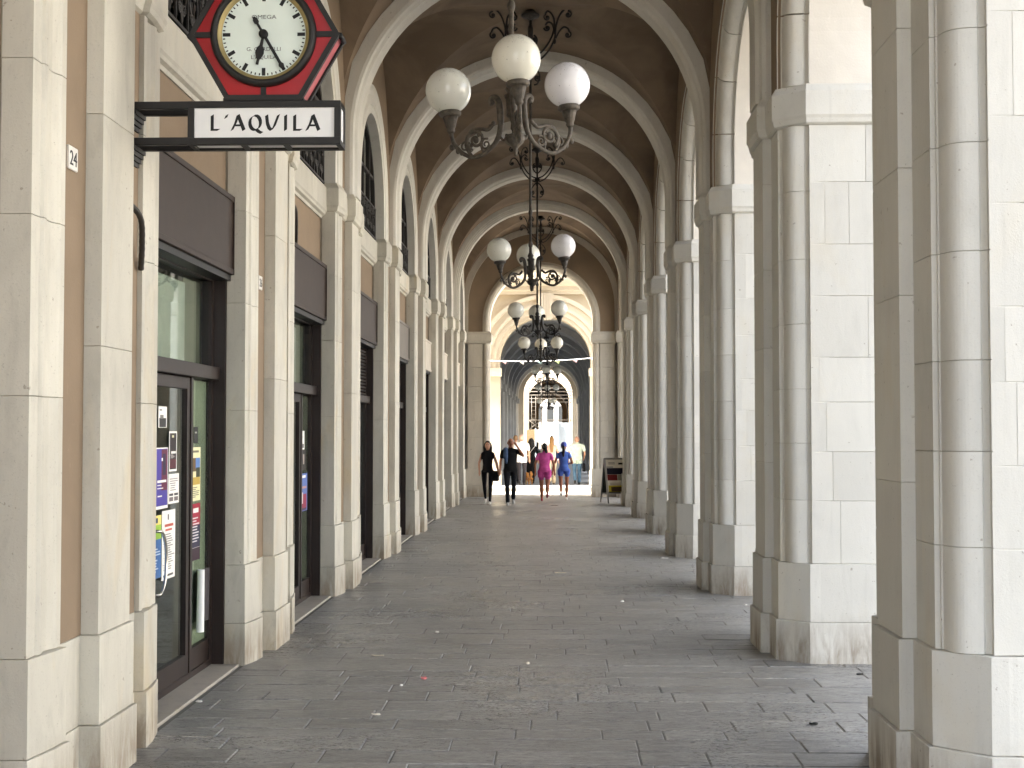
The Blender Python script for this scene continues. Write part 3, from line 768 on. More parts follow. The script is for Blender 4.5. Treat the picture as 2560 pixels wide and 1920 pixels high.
# ------------------------------------------------------------------ plaza side (unseen, to the right): palace placed and sized for its light
pz = thing('unseen_palace', 'unseen pale palace across the square, sized for the light it sends into the arcade', 'building', (42, 20, 0))
MB().box(0, 10, -45, 60, -.05, 11).build('wall', M['white'], pz)
MB().box(-.5, 10.4, -45.4, 60.4, 11, 11.7, 0, .1).build('cornice', M['white'], pz)
me_w = MB().box(-.06, .05, -.6, .6, 0, 2.1).mesh('window', M['dark']); me_s = MB().box(-.2, .05, -.8, .8, -.2, 0).mesh('sill', M['white'])
for i in range(14):
    for zz in (2.0, 6.5):
        w = link('window', me_w, pz, (-.01, -40 + i * 7, zz)); link('sill', me_s, w)

# ------------------------------------------------------------------ shopfronts of the left bays
XG = -2.79
ORD = ['nearest', 'second', 'third', 'fourth', 'fifth', 'sixth', 'seventh']
def shopfront(k, label, louvre=False):
    ym = YC(k) + D / 2; yh = D / 2 - 1.055
    t = thing('shopfront', label, 'shopfront', (XG, ym, 0), 0, 'shopfronts along the left wall')
    F = M['brown']
    b = MB()
    for sg in (-1, 1):   # deep reveal and frame posts
        y0, y1 = sorted((sg * yh, sg * (yh - .035))); b.box(-.06, .125, y0, y1, .012, 3.25)
        y0, y1 = sorted((sg * (yh - .036), sg * (yh - .10))); b.box(-.05, .03, y0, y1, .012, 3.25)
    b.box(-.05, .03, -yh + .1, yh - .1, 3.12, 3.25); b.box(-.05, .03, -yh + .1, yh - .1, .012, .06)
    b.build('frame', F, t)
    MB().box(-.06, .085, -yh + .04, yh - .04, 2.315, 2.42, 0, .004).build('transom', F, t)
    # fixed side lights and the door leaf between two mullions
    for sg in (-1, 1):
        y0, y1 = sorted((sg * .52, sg * .58)); MB().box(-.045, .035, y0, y1, .06, 2.315, 0, .003).build('mullion', F, t)
        y0, y1 = sorted((sg * .58, sg * (yh - .1))); MB().box(-.04, .02, y0, y1, .06, .23, 0, .003).build('bottom_rail', F, t)
        MB().box(-.004, .004, y0, y1, .23, 2.315).build('pane', M['glass'], t)
    d = MB()
    for sg in (-1, 1):
        y0, y1 = sorted((sg * .52, sg * .44)); d.box(-.03, .025, y0, y1, .03, 2.31, 0, .003)
    d.box(-.03, .025, -.439, .439, .03, .21, 0, .003); d.box(-.03, .025, -.439, .439, 2.22, 2.309, 0, .003)
    door = d.build('door', F, t)
    MB().box(-.004, .004, -.44, .44, .21, 2.22).build('pane', M['glass'], door)
    pts = [(.075, -.43 + .17 * math.cos(a), .985 + .22 * math.sin(a)) for a in [-PI * .5 + PI * i / 20 for i in range(21)]]
    hb = MB()
    if k == 1: hb.tube([(.0, pts[0][1], pts[0][2])] + pts + [(.0, pts[-1][1], pts[-1][2])], .011, 10); hb.build('handle', M['chrome'], door)
    if louvre:
        for i in range(14): MB().box(-.02, .03, -yh + .1, yh - .1, 2.44 + i * .048, 2.465 + i * .048).build('slat', F, t)
    else:
        MB().box(-.004, .004, -yh + .1, yh - .1, 2.42, 3.12).build('pane', M['glass'], t)
    # interior: floor, pale panels behind the side lights
    MB().box(-1.64, -.06, -yh, yh, .0, .012).build('shop_floor', M['dark'], t)
    if k <= 2:
        MB().box(-1.0, -.97, -.56, .25, .03, 3.2).build('partition', M['partition'], t); MB().box(-.055, -.05, -.15, .62, 2.43, 3.05).build('reflection_sheet', M['reflection_sheet'], t); MB().box(-.07, -.065, .62, 1.13, 2.43, 3.1).build('reflection_sheet', M['olive'], t)  # pale sheets added behind the upper pane to paint its grey-green reflection
    for sg in (-1, 1):
        y0, y1 = sorted((sg * .56, sg * (yh - .02))); MB().box(-.022, -.012, y0, y1, .235, 2.30).build('display_panel', M['green'] if k == 1 else M['olive'] if k == 2 else M['dark'], t)
    return t
for k in range(1, K1):
    lab = {0: 'brown shopfront beside the viewer, before the first pilaster', 1: 'brown glazed shopfront covered in posters, under the clock sign', 2: 'second brown shopfront with a few posters, beyond the clock sign',
           3: 'shopfront with a louvred grille above its door, third along the left wall'}.get(k, f'dark narrow shopfront, {ORD[k-1]} along the left wall')
    shopfront(k, lab, k == 3)
# close off bay 0
for k in range(K0, 1): MB().box(-2.9, -2.67, YC(k) + 1.0, YC(k + 1) - 1.0, 0, 4.4).build('wall', M['tan'], arc)

def signboard(k, mat, label):
    ym = YC(k) + D / 2; t = thing('signboard', label, 'signboard', (-2.60, ym, 3.18), 0, 'blank signboards above the shop doors')
    yh = 1.27
    MB().box(-.20, -.012, -yh + .02, yh - .02, .02, .63).build('panel', mat, t)
    f = MB(); f.box(-.21, .0, -yh, yh, 0, .045, 0, .003); f.box(-.21, .0, -yh, yh, .60, .645, 0, .003)
    f.box(-.21, .0, -yh, -yh + .04, .0455, .5995); f.box(-.21, .0, yh - .04, yh, .0455, .5995); f.build('frame', mat, t)
    f = MB(); f.box(-.19, -.03, -yh + .03, yh - .03, -.05, -.001); f.build('shutter_slot', M['black'], t)
for k in range(1, K1):
    m = {1: 'board', 2: 'board', 3: 'board', 4: 'board2', 5: 'board3', 6: 'board3', 7: 'board3'}[k]
    c = {'board': 'dark brown', 'board2': 'grey-brown', 'board3': 'pale cream'}[m]
    signboard(k, M[m], {1: 'large dark brown blank signboard above the poster-covered shop door', 2: 'dark brown blank signboard with a cable curving onto its top'}.get(k, f'{c} blank signboard above the {ORD[k-1]} shop on the left'))

# house-number tiles, conduits
def tile(num, x, y, z, w, h, label, s):
    t = thing('house_number', label, 'house number', (x, y, z))
    MB().box(0, .012, -w / 2, w / 2, -h / 2, h / 2, 0, .004).build('tile', M['tilewhite'], t)
    n = text_mb(num, s, .0008)
    n.v = [(.0135 + p[2], p[0], p[1] - s * .35) for p in n.v]; n.build('digits', M['ink'], t)
tile('24', -2.517, 7.02, 3.33, .135, .125, 'white ceramic house number 24 on the brown plaster strip', .11)
tile('26', -2.517, 11.63, 3.18, .13, .12, 'small white house number tile between the first two shops', .10)
def conduit(pts, label):
    from mathutils import geometry
    P = [Vector(p) for p in pts]; out = []
    for i in range(len(P) - 1):
        p0 = P[max(i - 1, 0)]; p1 = P[i]; p2 = P[i + 1]; p3 = P[min(i + 2, len(P) - 1)]
        for j in range(8):
            t = j / 8; out.append(.5 * ((2 * p1) + (p2 - p0) * t + (2 * p0 - 5 * p1 + 4 * p2 - p3) * t * t + (3 * p1 - p0 - 3 * p2 + p3) * t ** 3))
    out.append(P[-1]); m = MB(); m.tube(out, [.017 * (1 + .1 * (i % 2)) for i in range(len(out))], 8); tag(m.build('conduit', M['conduit']), label, 'conduit')
conduit([(-2.46, 7.82, 3.23), (-2.43, 7.95, 3.16), (-2.46, 8.08, 3.02), (-2.49, 8.16, 2.88)], 'short loose black conduit hanging behind the first pilaster')
conduit([(-2.56, 13.02, 4.12), (-2.54, 13.35, 4.12), (-2.60, 13.75, 4.02), (-2.66, 14.05, 3.83)], 'curved black conduit entering the second signboard from above')

# ------------------------------------------------------------------ posters
def px_to(px, py, X):
    """photo pixel to (y, z) on the plane x = X"""
    yw, pi_ = -.0289, .0347
    fw = Vector((math.sin(yw) * math.cos(pi_), math.cos(yw) * math.cos(pi_), math.sin(pi_))); rt = Vector((math.cos(yw), -math.sin(yw), 0)); up = rt.cross(fw)
    d = fw * 3400 + rt * (px - 1280) + up * (960 - py); t = X / d.x
    return (d.y * t, H + d.z * t)
PC = {}
def pcol(c):
    key = 'print_%02x%02x%02x' % c
    if key not in PC: PC[key] = plain(key, srgb(*c), .5, .3, var=.04)
    return PC[key]
def poster(label, x0, y0, x1, y1, base, blocks, XP=-2.774, lines=0, lcol=(60, 60, 60), lrange=(.1, .5), shear=0):
    ya, za = px_to(x0, y0, XP); yb, _ = px_to(x1, y0, XP); _, zb = px_to((x0 + x1) / 2, y1, XP); _, za = px_to((x0 + x1) / 2, y0, XP)
    w, h = abs(yb - ya), abs(za - zb); t = thing('poster', label, 'poster', (XP, (ya + yb) / 2, zb))
    MB().box(0, .0012, -w / 2, w / 2, 0, h).build('sheet', pcol(base), t)
    groups = {}
    for (u0, v0, u1, v1, c) in blocks: groups.setdefault(c, []).append((u0, v0, u1, v1))
    rr = random.Random(label)
    if lines:
        for i in range(lines):
            v = lrange[0] + (lrange[1] - lrange[0]) * (i + .5) / lines; hh = (lrange[1] - lrange[0]) / lines * .42
            u0 = .1 + rr.random() * .1; u1 = u0 + .35 + rr.random() * .4
            groups.setdefault(lcol, []).append((u0, v, min(u1, .92), v + hh))
    for i, (c, rects) in enumerate(groups.items()):
        m = MB(); e = .0014 + .0003 * i
        for (u0, v0, u1, v1) in rects: m.box(.0006, e, (u0 - .5) * w, (u1 - .5) * w, v0 * h, v1 * h)
        m.build('print', pcol(c), t)
    return t
W_ = (238, 236, 228)
poster('white flyer with a black photograph, highest on the poster-covered door', 396, 1016, 417, 1069, W_, [(.1, .02, .9, .45, (40, 38, 36)), (.2, .42, .6, .6, (120, 118, 112)), (.15, .8, .4, .86, (90, 90, 90))])
poster('purple and blue concert poster with a white border on the glass door', 390, 1119, 420, 1272, W_, [(.04, .05, .96, .98, (70, 58, 150)), (.45, .3, .94, .97, (96, 28, 58)), (.55, .55, .8, .9, (40, 22, 60)), (.12, .43, .85, .47, W_), (.12, .38, .45, .395, W_), (.12, .33, .6, .345, W_), (.15, .2, .5, .22, W_), (.45, .78, .55, .83, W_)])
poster('black poster with white lettering beside the purple poster', 423, 1078, 442, 1178, W_, [(.08, .05, .92, .95, (36, 26, 28)), (.1, .08, .9, .3, (84, 24, 38)), (.35, .84, .6, .9, (220, 215, 170)), (.25, .44, .85, .5, W_)], lines=5, lcol=(190, 185, 180), lrange=(.32, .42))
poster('white tear-off notice in two columns under the black poster', 421, 1184, 447, 1258, W_, [(.08, .08, .45, .22, (110, 100, 100)), (.55, .08, .92, .22, (110, 100, 100)), (.08, .26, .45, .34, (60, 55, 60)), (.55, .26, .92, .34, (60, 55, 60))], lines=6, lcol=(150, 140, 140), lrange=(.4, .85))
poster('dark blue poster edge half hidden by the first pilaster', 372, 1120, 389, 1215, W_, [(.05, .06, .9, .96, (30, 36, 62)), (.3, .2, .7, .3, W_)])
poster('green and blue poster behind the curved door handle', 373, 1290, 403, 1448, (64, 110, 170), [(0, .62, 1, .85, (150, 190, 60)), (0, .85, 1, 1, (235, 215, 120)), (.1, .88, .7, .96, (40, 60, 90)), (.1, .05, .6, .5, (30, 76, 140))], lines=9, lcol=(200, 215, 230), lrange=(.08, .48))
poster('long white programme sheet with red title on the glass door', 405, 1275, 438, 1446, W_, [(.2, .76, .85, .80, (190, 90, 70)), (.25, .70, .75, .73, (190, 90, 70)), (.42, .86, .5, .94, (60, 50, 50)), (.12, .04, .85, .07, (70, 70, 70))], lines=16, lcol=(130, 125, 120), lrange=(.12, .66))
poster('yellow poster with photographs on the green side light', 477, 1118, 501, 1252, (232, 226, 180), [(.12, .55, .55, .8, (110, 86, 50)), (.5, .6, .95, .8, (92, 130, 190)), (.55, .44, .95, .62, (40, 50, 30)), (.12, .3, .95, .44, (190, 160, 70)), (.15, .9, .8, .94, (120, 115, 90))], lines=6, lcol=(120, 115, 90), lrange=(.05, .26))
poster('narrow black sticker above the yellow poster', 485, 1067, 495, 1108, (34, 36, 34), [(.2, .6, .7, .7, (170, 170, 160))])
poster('red and navy event poster below the yellow poster', 478, 1259, 500, 1400, (36, 34, 66), [(0, .62, 1, 1, (160, 26, 52)), (0, 0, 1, .22, (50, 24, 40)), (.2, .84, .8, .92, W_), (.1, .22, 1, .225, W_)], lines=9, lcol=(225, 220, 220), lrange=(.3, .76))
poster('small blue flyer tucked beside the red poster', 467, 1268, 479, 1336, (110, 130, 190), [(.1, .1, .9, .5, (190, 120, 130)), (.1, .8, .9, .95, W_)])
poster('pale sheet on the second shop side light', 747, 1077, 761, 1124, W_, [(.1, .08, .9, .3, (90, 88, 88))], lines=4, lcol=(150, 150, 150), lrange=(.4, .8))
poster('torn black poster on the second shop side light', 746, 1126, 765, 1176, (30, 24, 22), [(.6, .3, .75, .8, (180, 170, 160)), (.1, -.02, .45, .12, W_)])
poster('blue and red poster on the second shop side light', 746, 1184, 768, 1278, (96, 120, 180), [(.1, .08, .9, .45, (150, 50, 70)), (.1, .02, .9, .08, (60, 50, 80)), (.1, .6, .9, .66, (200, 150, 140)), (.1, .88, .8, .95, W_), (.3, .2, .5, .5, W_)])
poster('light blue sheet at the door edge of the second shop', 728, 1036, 733, 1100, (190, 205, 225), [(.1, .1, .9, .3, (110, 140, 190))])
# rolled poster peeling off the side light
rp = thing('peeling_poster', 'curled black and white poster peeling off the side light near the ground', 'poster', (-2.77, 10.56, .34))
m = MB(); m.loft([[(.036 + (.034 - .004 * z) * (1 - i / 26 * .35) * math.cos(a) , .02 * z + (.034 - .004 * z) * (1 - i / 26 * .35) * math.sin(a), z * .48) for i, a in enumerate([PI * .5 - 2.6 * PI * i / 20 for i in range(21)])] for z in (0, .5, 1)], 0, True, False, False); m.build('curl', pcol((232, 234, 230)), rp)
m = MB(); m.loft([[(.004 + .03 * max(0, u - .6) ** 2 / .16, .03 + .25 * u + .02 * z, z * .46 + .01) for u in (0, .2, .4, .6, .7, .8, .9, 1)] for z in (.1, 1)], 0, True, False, False); m.build('sheet', pcol((34, 28, 34)), rp)
m = MB(); m.box(.0045, .006, .03, .20, .012, .055); m.box(.0045, .006, .09, .24, .38, .41); m.box(.0045, .006, .06, .2, .27, .29); m.box(.0045, .006, .06, .17, .2, .215); m.build('print', pcol(W_), rp)

# ------------------------------------------------------------------ clock sign
ck = thing('clock_sign', 'red hexagonal street clock over a lettered box sign on the first pilaster', 'clock', (-2.50, 7.95, 3.55))
def P2(px, py):
    yw, pi_ = -.0289, .0347
    fw = Vector((math.sin(yw) * math.cos(pi_), math.cos(yw) * math.cos(pi_), math.sin(pi_))); rt = Vector((math.cos(yw), -math.sin(yw), 0)); up = rt.cross(fw)
    d = fw * 3400 + rt * (px - 1280) + up * (960 - py); s_ = 7.95 / d.y
    return (d.x * s_ + 2.50, H + d.z * s_ - 3.55)
x0, zt = P2(469.4, 253); x1, zb = P2(850.4, 359.5); dp = .20; fw_ = .036
b = MB()
b.box(x0, x1, 0, fw_, zb, zb + .042, 0, .002); b.box(x0, x1, 0, fw_, zt - .040, zt, 0, .002)
b.box(x0, x0 + .038, .0, fw_, zb + .042, zt - .04); b.box(x1 - .036, x1, .0, fw_, zb + .042, zt - .04)
b.box(x0, x1, dp - fw_, dp, zb, zb + .042, 0, .002); b.box(x0, x1, dp - fw_, dp, zt - .04, zt, 0, .002); b.box(x1 - .036, x1, dp - fw_, dp, zb + .042, zt - .04); b.box(x0, x0 + .038, dp - fw_, dp, zb + .042, zt - .04)
for xx in (x0, x0 + (x1 - x0) * .34, x0 + (x1 - x0) * .62, x1 - .03): b.box(xx, xx + .03, fw_, dp - fw_, zb, zb + .03)
b.box(x1 - .03, x1, fw_, dp - fw_, zt - .03, zt)
b.box(x0, x1, fw_, dp - fw_, zt - .02, zt - .004)
b.build('box_frame', M['black'], ck)
b = MB(); b.box(x0 + .038, x1 - .036, .012, .02, zb + .042, zt - .04); b.box(x0 + .038, x1 - .036, dp - .02, dp - .012, zb + .042, zt - .04)
b.box(x1 - .014, x1 - .008, fw_, dp - fw_, zb + .03, zt - .03); b.box(x0 + .03, x1 - .03, fw_, dp - fw_, zb + .014, zb + .02); b.build('opal_panel', M['signwhite'], ck)
# lettering with a broad-nib pen
def nib(paths, w=.215, ang=R(32)):
    n = Vector((math.cos(ang), math.sin(ang))) * w / 2; polys = []
    for path in paths:
        for a, c in zip(path[:-1], path[1:]):
            a = Vector(a); c = Vector(c); polys.append([a - n, a + n, c + n, c - n])
    return polys
def ell(cx, cy, rx, ry, a0, a1, n=16): return [(cx + rx * math.cos(a0 + (a1 - a0) * i / n), cy + ry * math.sin(a0 + (a1 - a0) * i / n)) for i in range(n + 1)]
LET = {'L': [[(.13, .95), (.13, .06)], [(.10, .07), (.52, .07)]], "'": [[(.10, .97), (.03, .78)]],
       'A': [[(.42, .97), (.28, .5), (.06, .05)], [(.42, .97), (.78, .05)], [(.22, .34), (.62, .34)]],
       'Q': [ell(.40, .5, .32, .44, R(80), R(440)), [(.45, .12), (.62, -.04), (.80, -.12)]],
       'U': [[(.08, .95), (.14, .45), (.24, .18), (.38, .06), (.55, .3), (.66, .6), (.80, .97)]],
       'I': [[(.10, .95), (.10, .05)]]}
lx = [('L', 805), ("'", 955), ('A', 1012), ('Q', 1185), ('U', 1350), ('I', 1535), ('L', 1620), ('A', 1752)]
hgt = 168 * .2532 * 7.95 / 3400
for ch, cxp in lx:
    m = MB()
    xx, zz = P2(320 + cxp * .2532, 1290 * .2532)
    for i, poly in enumerate(nib(LET[ch])):
        yv = .0105 - .0002 * (i % 5)
        pts = [(xx + p.x * hgt, zz + p.y * hgt) for p in poly]
        m.add([(a, yv, c) for a, c in pts] + [(a, .013, c) for a, c in pts], [(0, 1, 2, 3), (0, 1, 5, 4), (1, 2, 6, 5), (2, 3, 7, 6), (3, 0, 4, 7)])
    m.build('letter', M['ink'], ck)
# brackets to the wall
b = MB()
for zz in (zt - .045, zb + .0): 
    for yy in (0, dp - .035): b.box(-.06, x0 + .001, yy, yy + .035, zz, zz + .045, 0, .003)
    b.box(-.08, -.02, -.015, dp + .015, zz - .10, zz + .06, 0, .004)
    for i in range(4): b.box(-.03, .035 - i * .013, -.005, dp + .005, zz - .025 * (i + 1), zz - .025 * i - .001)
b.build('bracket', M['black'], ck)
# hexagon
hx, hz = P2(659.3, 86); RC = .425; AP = RC * math.cos(PI / 6)
hexv = lambda r: [(hx + r * math.cos(PI / 3 * i), hz + r * math.sin(PI / 3 * i)) for i in range(6)]
ho, hi_ = hexv(RC + .028), hexv(RC - .008)
b = MB()
for i in range(6):
    j = (i + 1) % 6
    for (ya, yb) in ((-.004, .03), (dp - .03, dp + .004)):
        q = [ho[i], ho[j], hi_[j], hi_[i]]
        b.loft([[(x, ya, z) for x, z in q], [(x, yb, z) for x, z in q]])
    ux, uz = hexv(RC + .026)[i]; b.tube([(ux, .02, uz), (ux, dp - .02, uz)], .016, 6)
for a in (0, PI): b.box(hx + min(math.cos(a) * .30, math.cos(a) * (RC - .005)), hx + max(math.cos(a) * .30, math.cos(a) * (RC - .005)), -.002, .02, hz - .017, hz + .017)
b.box(hx - .016, hx + .016, -.002, .02, hz - AP + .005, hz - .29); b.box(hx - .016, hx + .016, -.002, .02, hz + .29, hz + AP - .005)
b.box(hx - .24, hx + .24, .001, dp, zt, hz - AP - .01); b.build('case_frame', M['black'], ck)
def hexr(a, r=RC - .004):
    a = a % (PI / 3); return r * math.cos(PI / 6) / math.cos(a - PI / 6)
for qd in range(4):
    v = []; n = 24
    for i in range(n + 1):
        a = qd * PI / 2 + PI / 2 * i / n
        v += [(hx + .30 * math.cos(a), .008, hz + .30 * math.sin(a)), (hx + hexr(a) * math.cos(a), .008, hz + hexr(a) * math.sin(a))]
    v += [(x, .016, z) for x, y, z in v]; k2 = 2 * n + 2
    f = [(2 * i, 2 * i + 1, 2 * i + 3, 2 * i + 2) for i in range(n)] + [(k2 + 2 * i, k2 + 2 * i + 2, k2 + 2 * i + 3, k2 + 2 * i + 1) for i in range(n)] + [(2 * i + 1, 2 * i + 3, k2 + 2 * i + 3, k2 + 2 * i + 1) for i in range(n)]
    m = MB(); m.add(v, f); m.build('red_panel', M['red'], ck)
hs = hexv(RC + .012); hb_ = hexv(RC + .004)
for i in range(6):
    j = (i + 1) % 6; a, c = hs[i], hs[j]; a2, c2 = hb_[i], hb_[j]
    m = MB(); m.add([(a[0], .03, a[1]), (c[0], .03, c[1]), (c[0], dp - .03, c[1]), (a[0], dp - .03, a[1]), (a2[0], .03, a2[1]), (c2[0], .03, c2[1]), (c2[0], dp - .03, c2[1]), (a2[0], dp - .03, a2[1])],
                    [(0, 1, 2, 3), (4, 7, 6, 5), (0, 4, 5, 1), (1, 5, 6, 2), (2, 6, 7, 3), (3, 7, 4, 0)]); m.build('side_panel', M['redside'], ck)
hq = hexv(RC); m = MB(); m.loft([[(x, dp - .02, z) for x, z in hq], [(x, dp - .01, z) for x, z in hq]]); m.build('back_panel', M['red'], ck)
def ylathe(prof, n=64, mi=0):
    m = MB(); m.loft([[(hx + r * math.cos(2 * PI * k / n), y, hz + r * math.sin(2 * PI * k / n)) for k in range(n)] for r, y in prof], mi, True, True, False); return m
ylathe([(.315, .02), (.315, -.02), (.305, -.035), (.288, -.04), (.278, -.032), (.272, -.012)]).build('bezel', M['black'], ck)
ylathe([(.2725, -.018), (.265, -.016), (.250, .004)]).build('inner_ring', M['gold'], ck)
m = MB(); m.lathe([(.256, 0), (.256, .004)], 64); m.v = [(hx + x, .004 + z, hz + y) for x, y, z in m.v]; m.build('dial', M['dial'], ck)
m = MB()
for i in range(60):
    a = 2 * PI * i / 60; big = i % 5 == 0; L, w = (.046, .0105) if big else (.014, .0035); r1 = .246
    d = Vector((math.sin(a), math.cos(a))); n = Vector((d.y, -d.x)) * w; p = d * r1; q = d * (r1 - L)
    pts = [p + n, p - n, q - n, q + n]
    m.add([(hx + u.x, .0025, hz + u.y) for u in pts] + [(hx + u.x, .005, hz + u.y) for u in pts], [(0, 1, 2, 3), (0, 1, 5, 4), (1, 2, 6, 5), (2, 3, 7, 6), (3, 0, 4, 7)])
m.build('hour_marks', M['ink'], ck)
for body, s, zz in (('OMEGA', .034, .094), ('G. CARDELLI', .0325, -.098), ("L'AQUILA", .0325, -.146)):
    t = text_mb(body, s, .0004); t.v = [(hx + p[0] * (1.25 if body == 'OMEGA' else 1.12), .0030 - p[2], hz + zz + p[1]) for p in t.v]; t.build('dial_text', plain('grey_lettering', (.12, .12, .11), .5), ck)
def hand(nm, ang, prof, y):
    d = Vector((math.sin(ang), math.cos(ang))); n = Vector((d.y, -d.x)); L = [d * r + n * w for r, w in prof]; Rr = [d * r - n * w for r, w in prof]
    m = MB(); k3 = len(prof)
    for yy in (0,):
        v = [(hx + p.x, y, hz + p.y) for p in L] + [(hx + p.x, y, hz + p.y) for p in Rr]; v += [(a, y + .004, c) for a, b_, c in v]
        f = [(i, i + 1, k3 + i + 1, k3 + i) for i in range(k3 - 1)]; f += [tuple(2 * k3 + q for q in ff) for ff in f]
        f += [(i, i + 1, 2 * k3 + i + 1, 2 * k3 + i) for i in range(k3 - 1)] + [(k3 + i, k3 + i + 1, 3 * k3 + i + 1, 3 * k3 + i) for i in range(k3 - 1)]
        m.add(v, f)
    m.build(nm, M['ink'], ck)
hand('hour_hand', R(192), [(-.02, .006), (.03, .008), (.07, .010), (.085, .022), (.115, .026), (.145, .016), (.155, .008), (.185, .008)], -.006)
hand('minute_hand', R(150), [(-.118, .006), (-.108, .010), (-.10, .015), (-.08, .015), (-.07, .007), (-.02, .008), (.0, .009), (.2, .009), (.215, .017), (.236, .010)], -.013)
m = ylathe([(.001, -.018), (.027, -.018), (.027, .0)]); m.build('hand_boss', M['ink'], ck)

# ------------------------------------------------------------------ chandeliers
def catmull(pts, n=6):
    P = [Vector(p) for p in pts]; out = []
    for i in range(len(P) - 1):
        p0 = P[max(i - 1, 0)]; p1 = P[i]; p2 = P[i + 1]; p3 = P[min(i + 2, len(P) - 1)]
        for j in range(n):
            t = j / n; out.append(.5 * ((2 * p1) + (p2 - p0) * t + (2 * p0 - 5 * p1 + 4 * p2 - p3) * t * t + (3 * p1 - p0 - 3 * p2 + p3) * t ** 3))
    out.append(P[-1]); return out
def rz(pts): return [(r, 0, z) for r, z in pts]
def arm_mb():
    m = MB()
    main = catmull(rz([(.165, 4.30), (.175, 4.335), (.150, 4.352), (.118, 4.335), (.104, 4.28), (.103, 4.20), (.108, 4.13), (.135, 4.05), (.20, 3.985), (.32, 3.938), (.42, 3.975), (.485, 4.045), (.512, 4.11), (.515, 4.155)]), 5)
    m.tube(main, [.016 + .009 * math.sin(PI * min(1, i / 40)) for i in range(len(main))], 8)
    m.sphere((.160, 0, 4.318), .020, 8, 6)
    sp = lambda c, r0, r1, a0, tr, rad: m.tube([(u, 0, w) for u, w in spiral(c, r0, r1, a0, tr, 26)], [rad * (1 - .35 * i / 26) for i in range(27)], 6)
    sp((.315, 4.065), .082, .018, -PI * .35, 1.55, .0155)
    sp((.405, 4.03), .040, .012, PI * .9, -1.3, .009)
    sp((.235, 4.02), .036, .010, PI * .2, -1.3, .009)
    m.tube(catmull(rz([(.36, 3.955), (.395, 4.02), (.385, 4.09), (.34, 4.14), (.27, 4.14), (.21, 4.125), (.165, 4.16)])), .0145, 6)
    m.tube(catmull(rz([(.26, 3.965), (.275, 4.02), (.25, 4.06), (.215, 4.06)])), .009, 6)
    m.tube(catmull(rz([(.12, 4.07), (.095, 4.03), (.065, 4.035), (.055, 4.055), (.07, 4.065)])), .010, 6)
    for u, w, s in ((.165, 4.165, .017), (.19, 4.145, .015), (.315, 4.065, .024), (.47, 4.005, .019), (.44, 3.985, .016), (.52, 4.04, .02), (.29, 4.10, .014), (.355, 4.03, .014), (.215, 4.0, .014)): m.sphere((u, 0, w), s, 7, 5, 0, (1, .7, 1.2))
    return m
def cup_mb():
    m = MB()
    def up_(p): return [(r, z + .08) for r, z in p]
    m.lathe(up_([(.001, 4.065), (.020, 4.065), (.030, 4.085), (.026, 4.10), (.034, 4.11), (.044, 4.15), (.056, 4.19)]), 32, (.515, 0, 0), 0, True, 12, .06)
    m.lathe(up_([(.056, 4.19), (.075, 4.195), (.083, 4.205), (.083, 4.222), (.074, 4.232), (.06, 4.235), (.001, 4.235)]), 32, (.515, 0, 0)); return m
def globe_mb(): return MB().sphere((0, 0, 0), .171, 40, 24)
me_globe = {k: globe_mb().mesh('globe', M[k]) for k in ('globeY', 'globeG', 'globeW')}
def scroll_bracket(sg):
    m = MB()
    def tb(pts, r=.014): m.tube([(sg * u, 0, 7.80 - w) for u, w in catmull2(pts)], r, 6)
    def catmull2(p): return [(v[0], v[2]) for v in catmull([(a, 0, c) for a, c in p], 5)]
    def curl(c, r, a0, tr): 
        m.tube([(sg * (c[0] + x), 0, 7.80 - (c[1] + z)) for x, z in spiral((0, 0), r, .012, a0, tr, 20)], .013, 6); m.sphere((sg * c[0], 0, 7.80 - c[1]), .026, 7, 5)
    tb([(.02, .62), (.12, .58), (.22, .48), (.30, .34), (.335, .20), (.33, .08), (.29, .0), (.24, -.03), (.205, .01)])
    curl((.235, .06), .05, -PI * .6, -1.0)
    tb([(.04, .70), (.16, .64), (.28, .50), (.345, .34), (.36, .18), (.42, .02), (.50, -.06), (.555, -.04)])
    curl((.53, .02), .055, -PI * .5, 1.0)
    tb([(.355, .36), (.41, .26), (.47, .20), (.53, .22), (.55, .27)]); curl((.525, .31), .05, -PI * .3, 1.0)
    tb([(.33, .22), (.30, .15), (.25, .13), (.21, .17)]); curl((.235, .21), .045, PI, -1.0)
    tb([(.02, .72), (.09, .80), (.13, .90), (.10, 1.0), (.05, 1.02)]); curl((.10, .92), .05, PI * .2, 1.0)
    tb([(.02, .52), (.08, .44), (.09, .36), (.05, .31)]); curl((.06, .37), .035, 0, 1.0)
    for u, w in ((.345, .26), (.34, .40), (.03, .66)): m.sphere((sg * u, 0, 7.80 - w), .024, 7, 5, 0, (1, 1, 1.8))
    return m
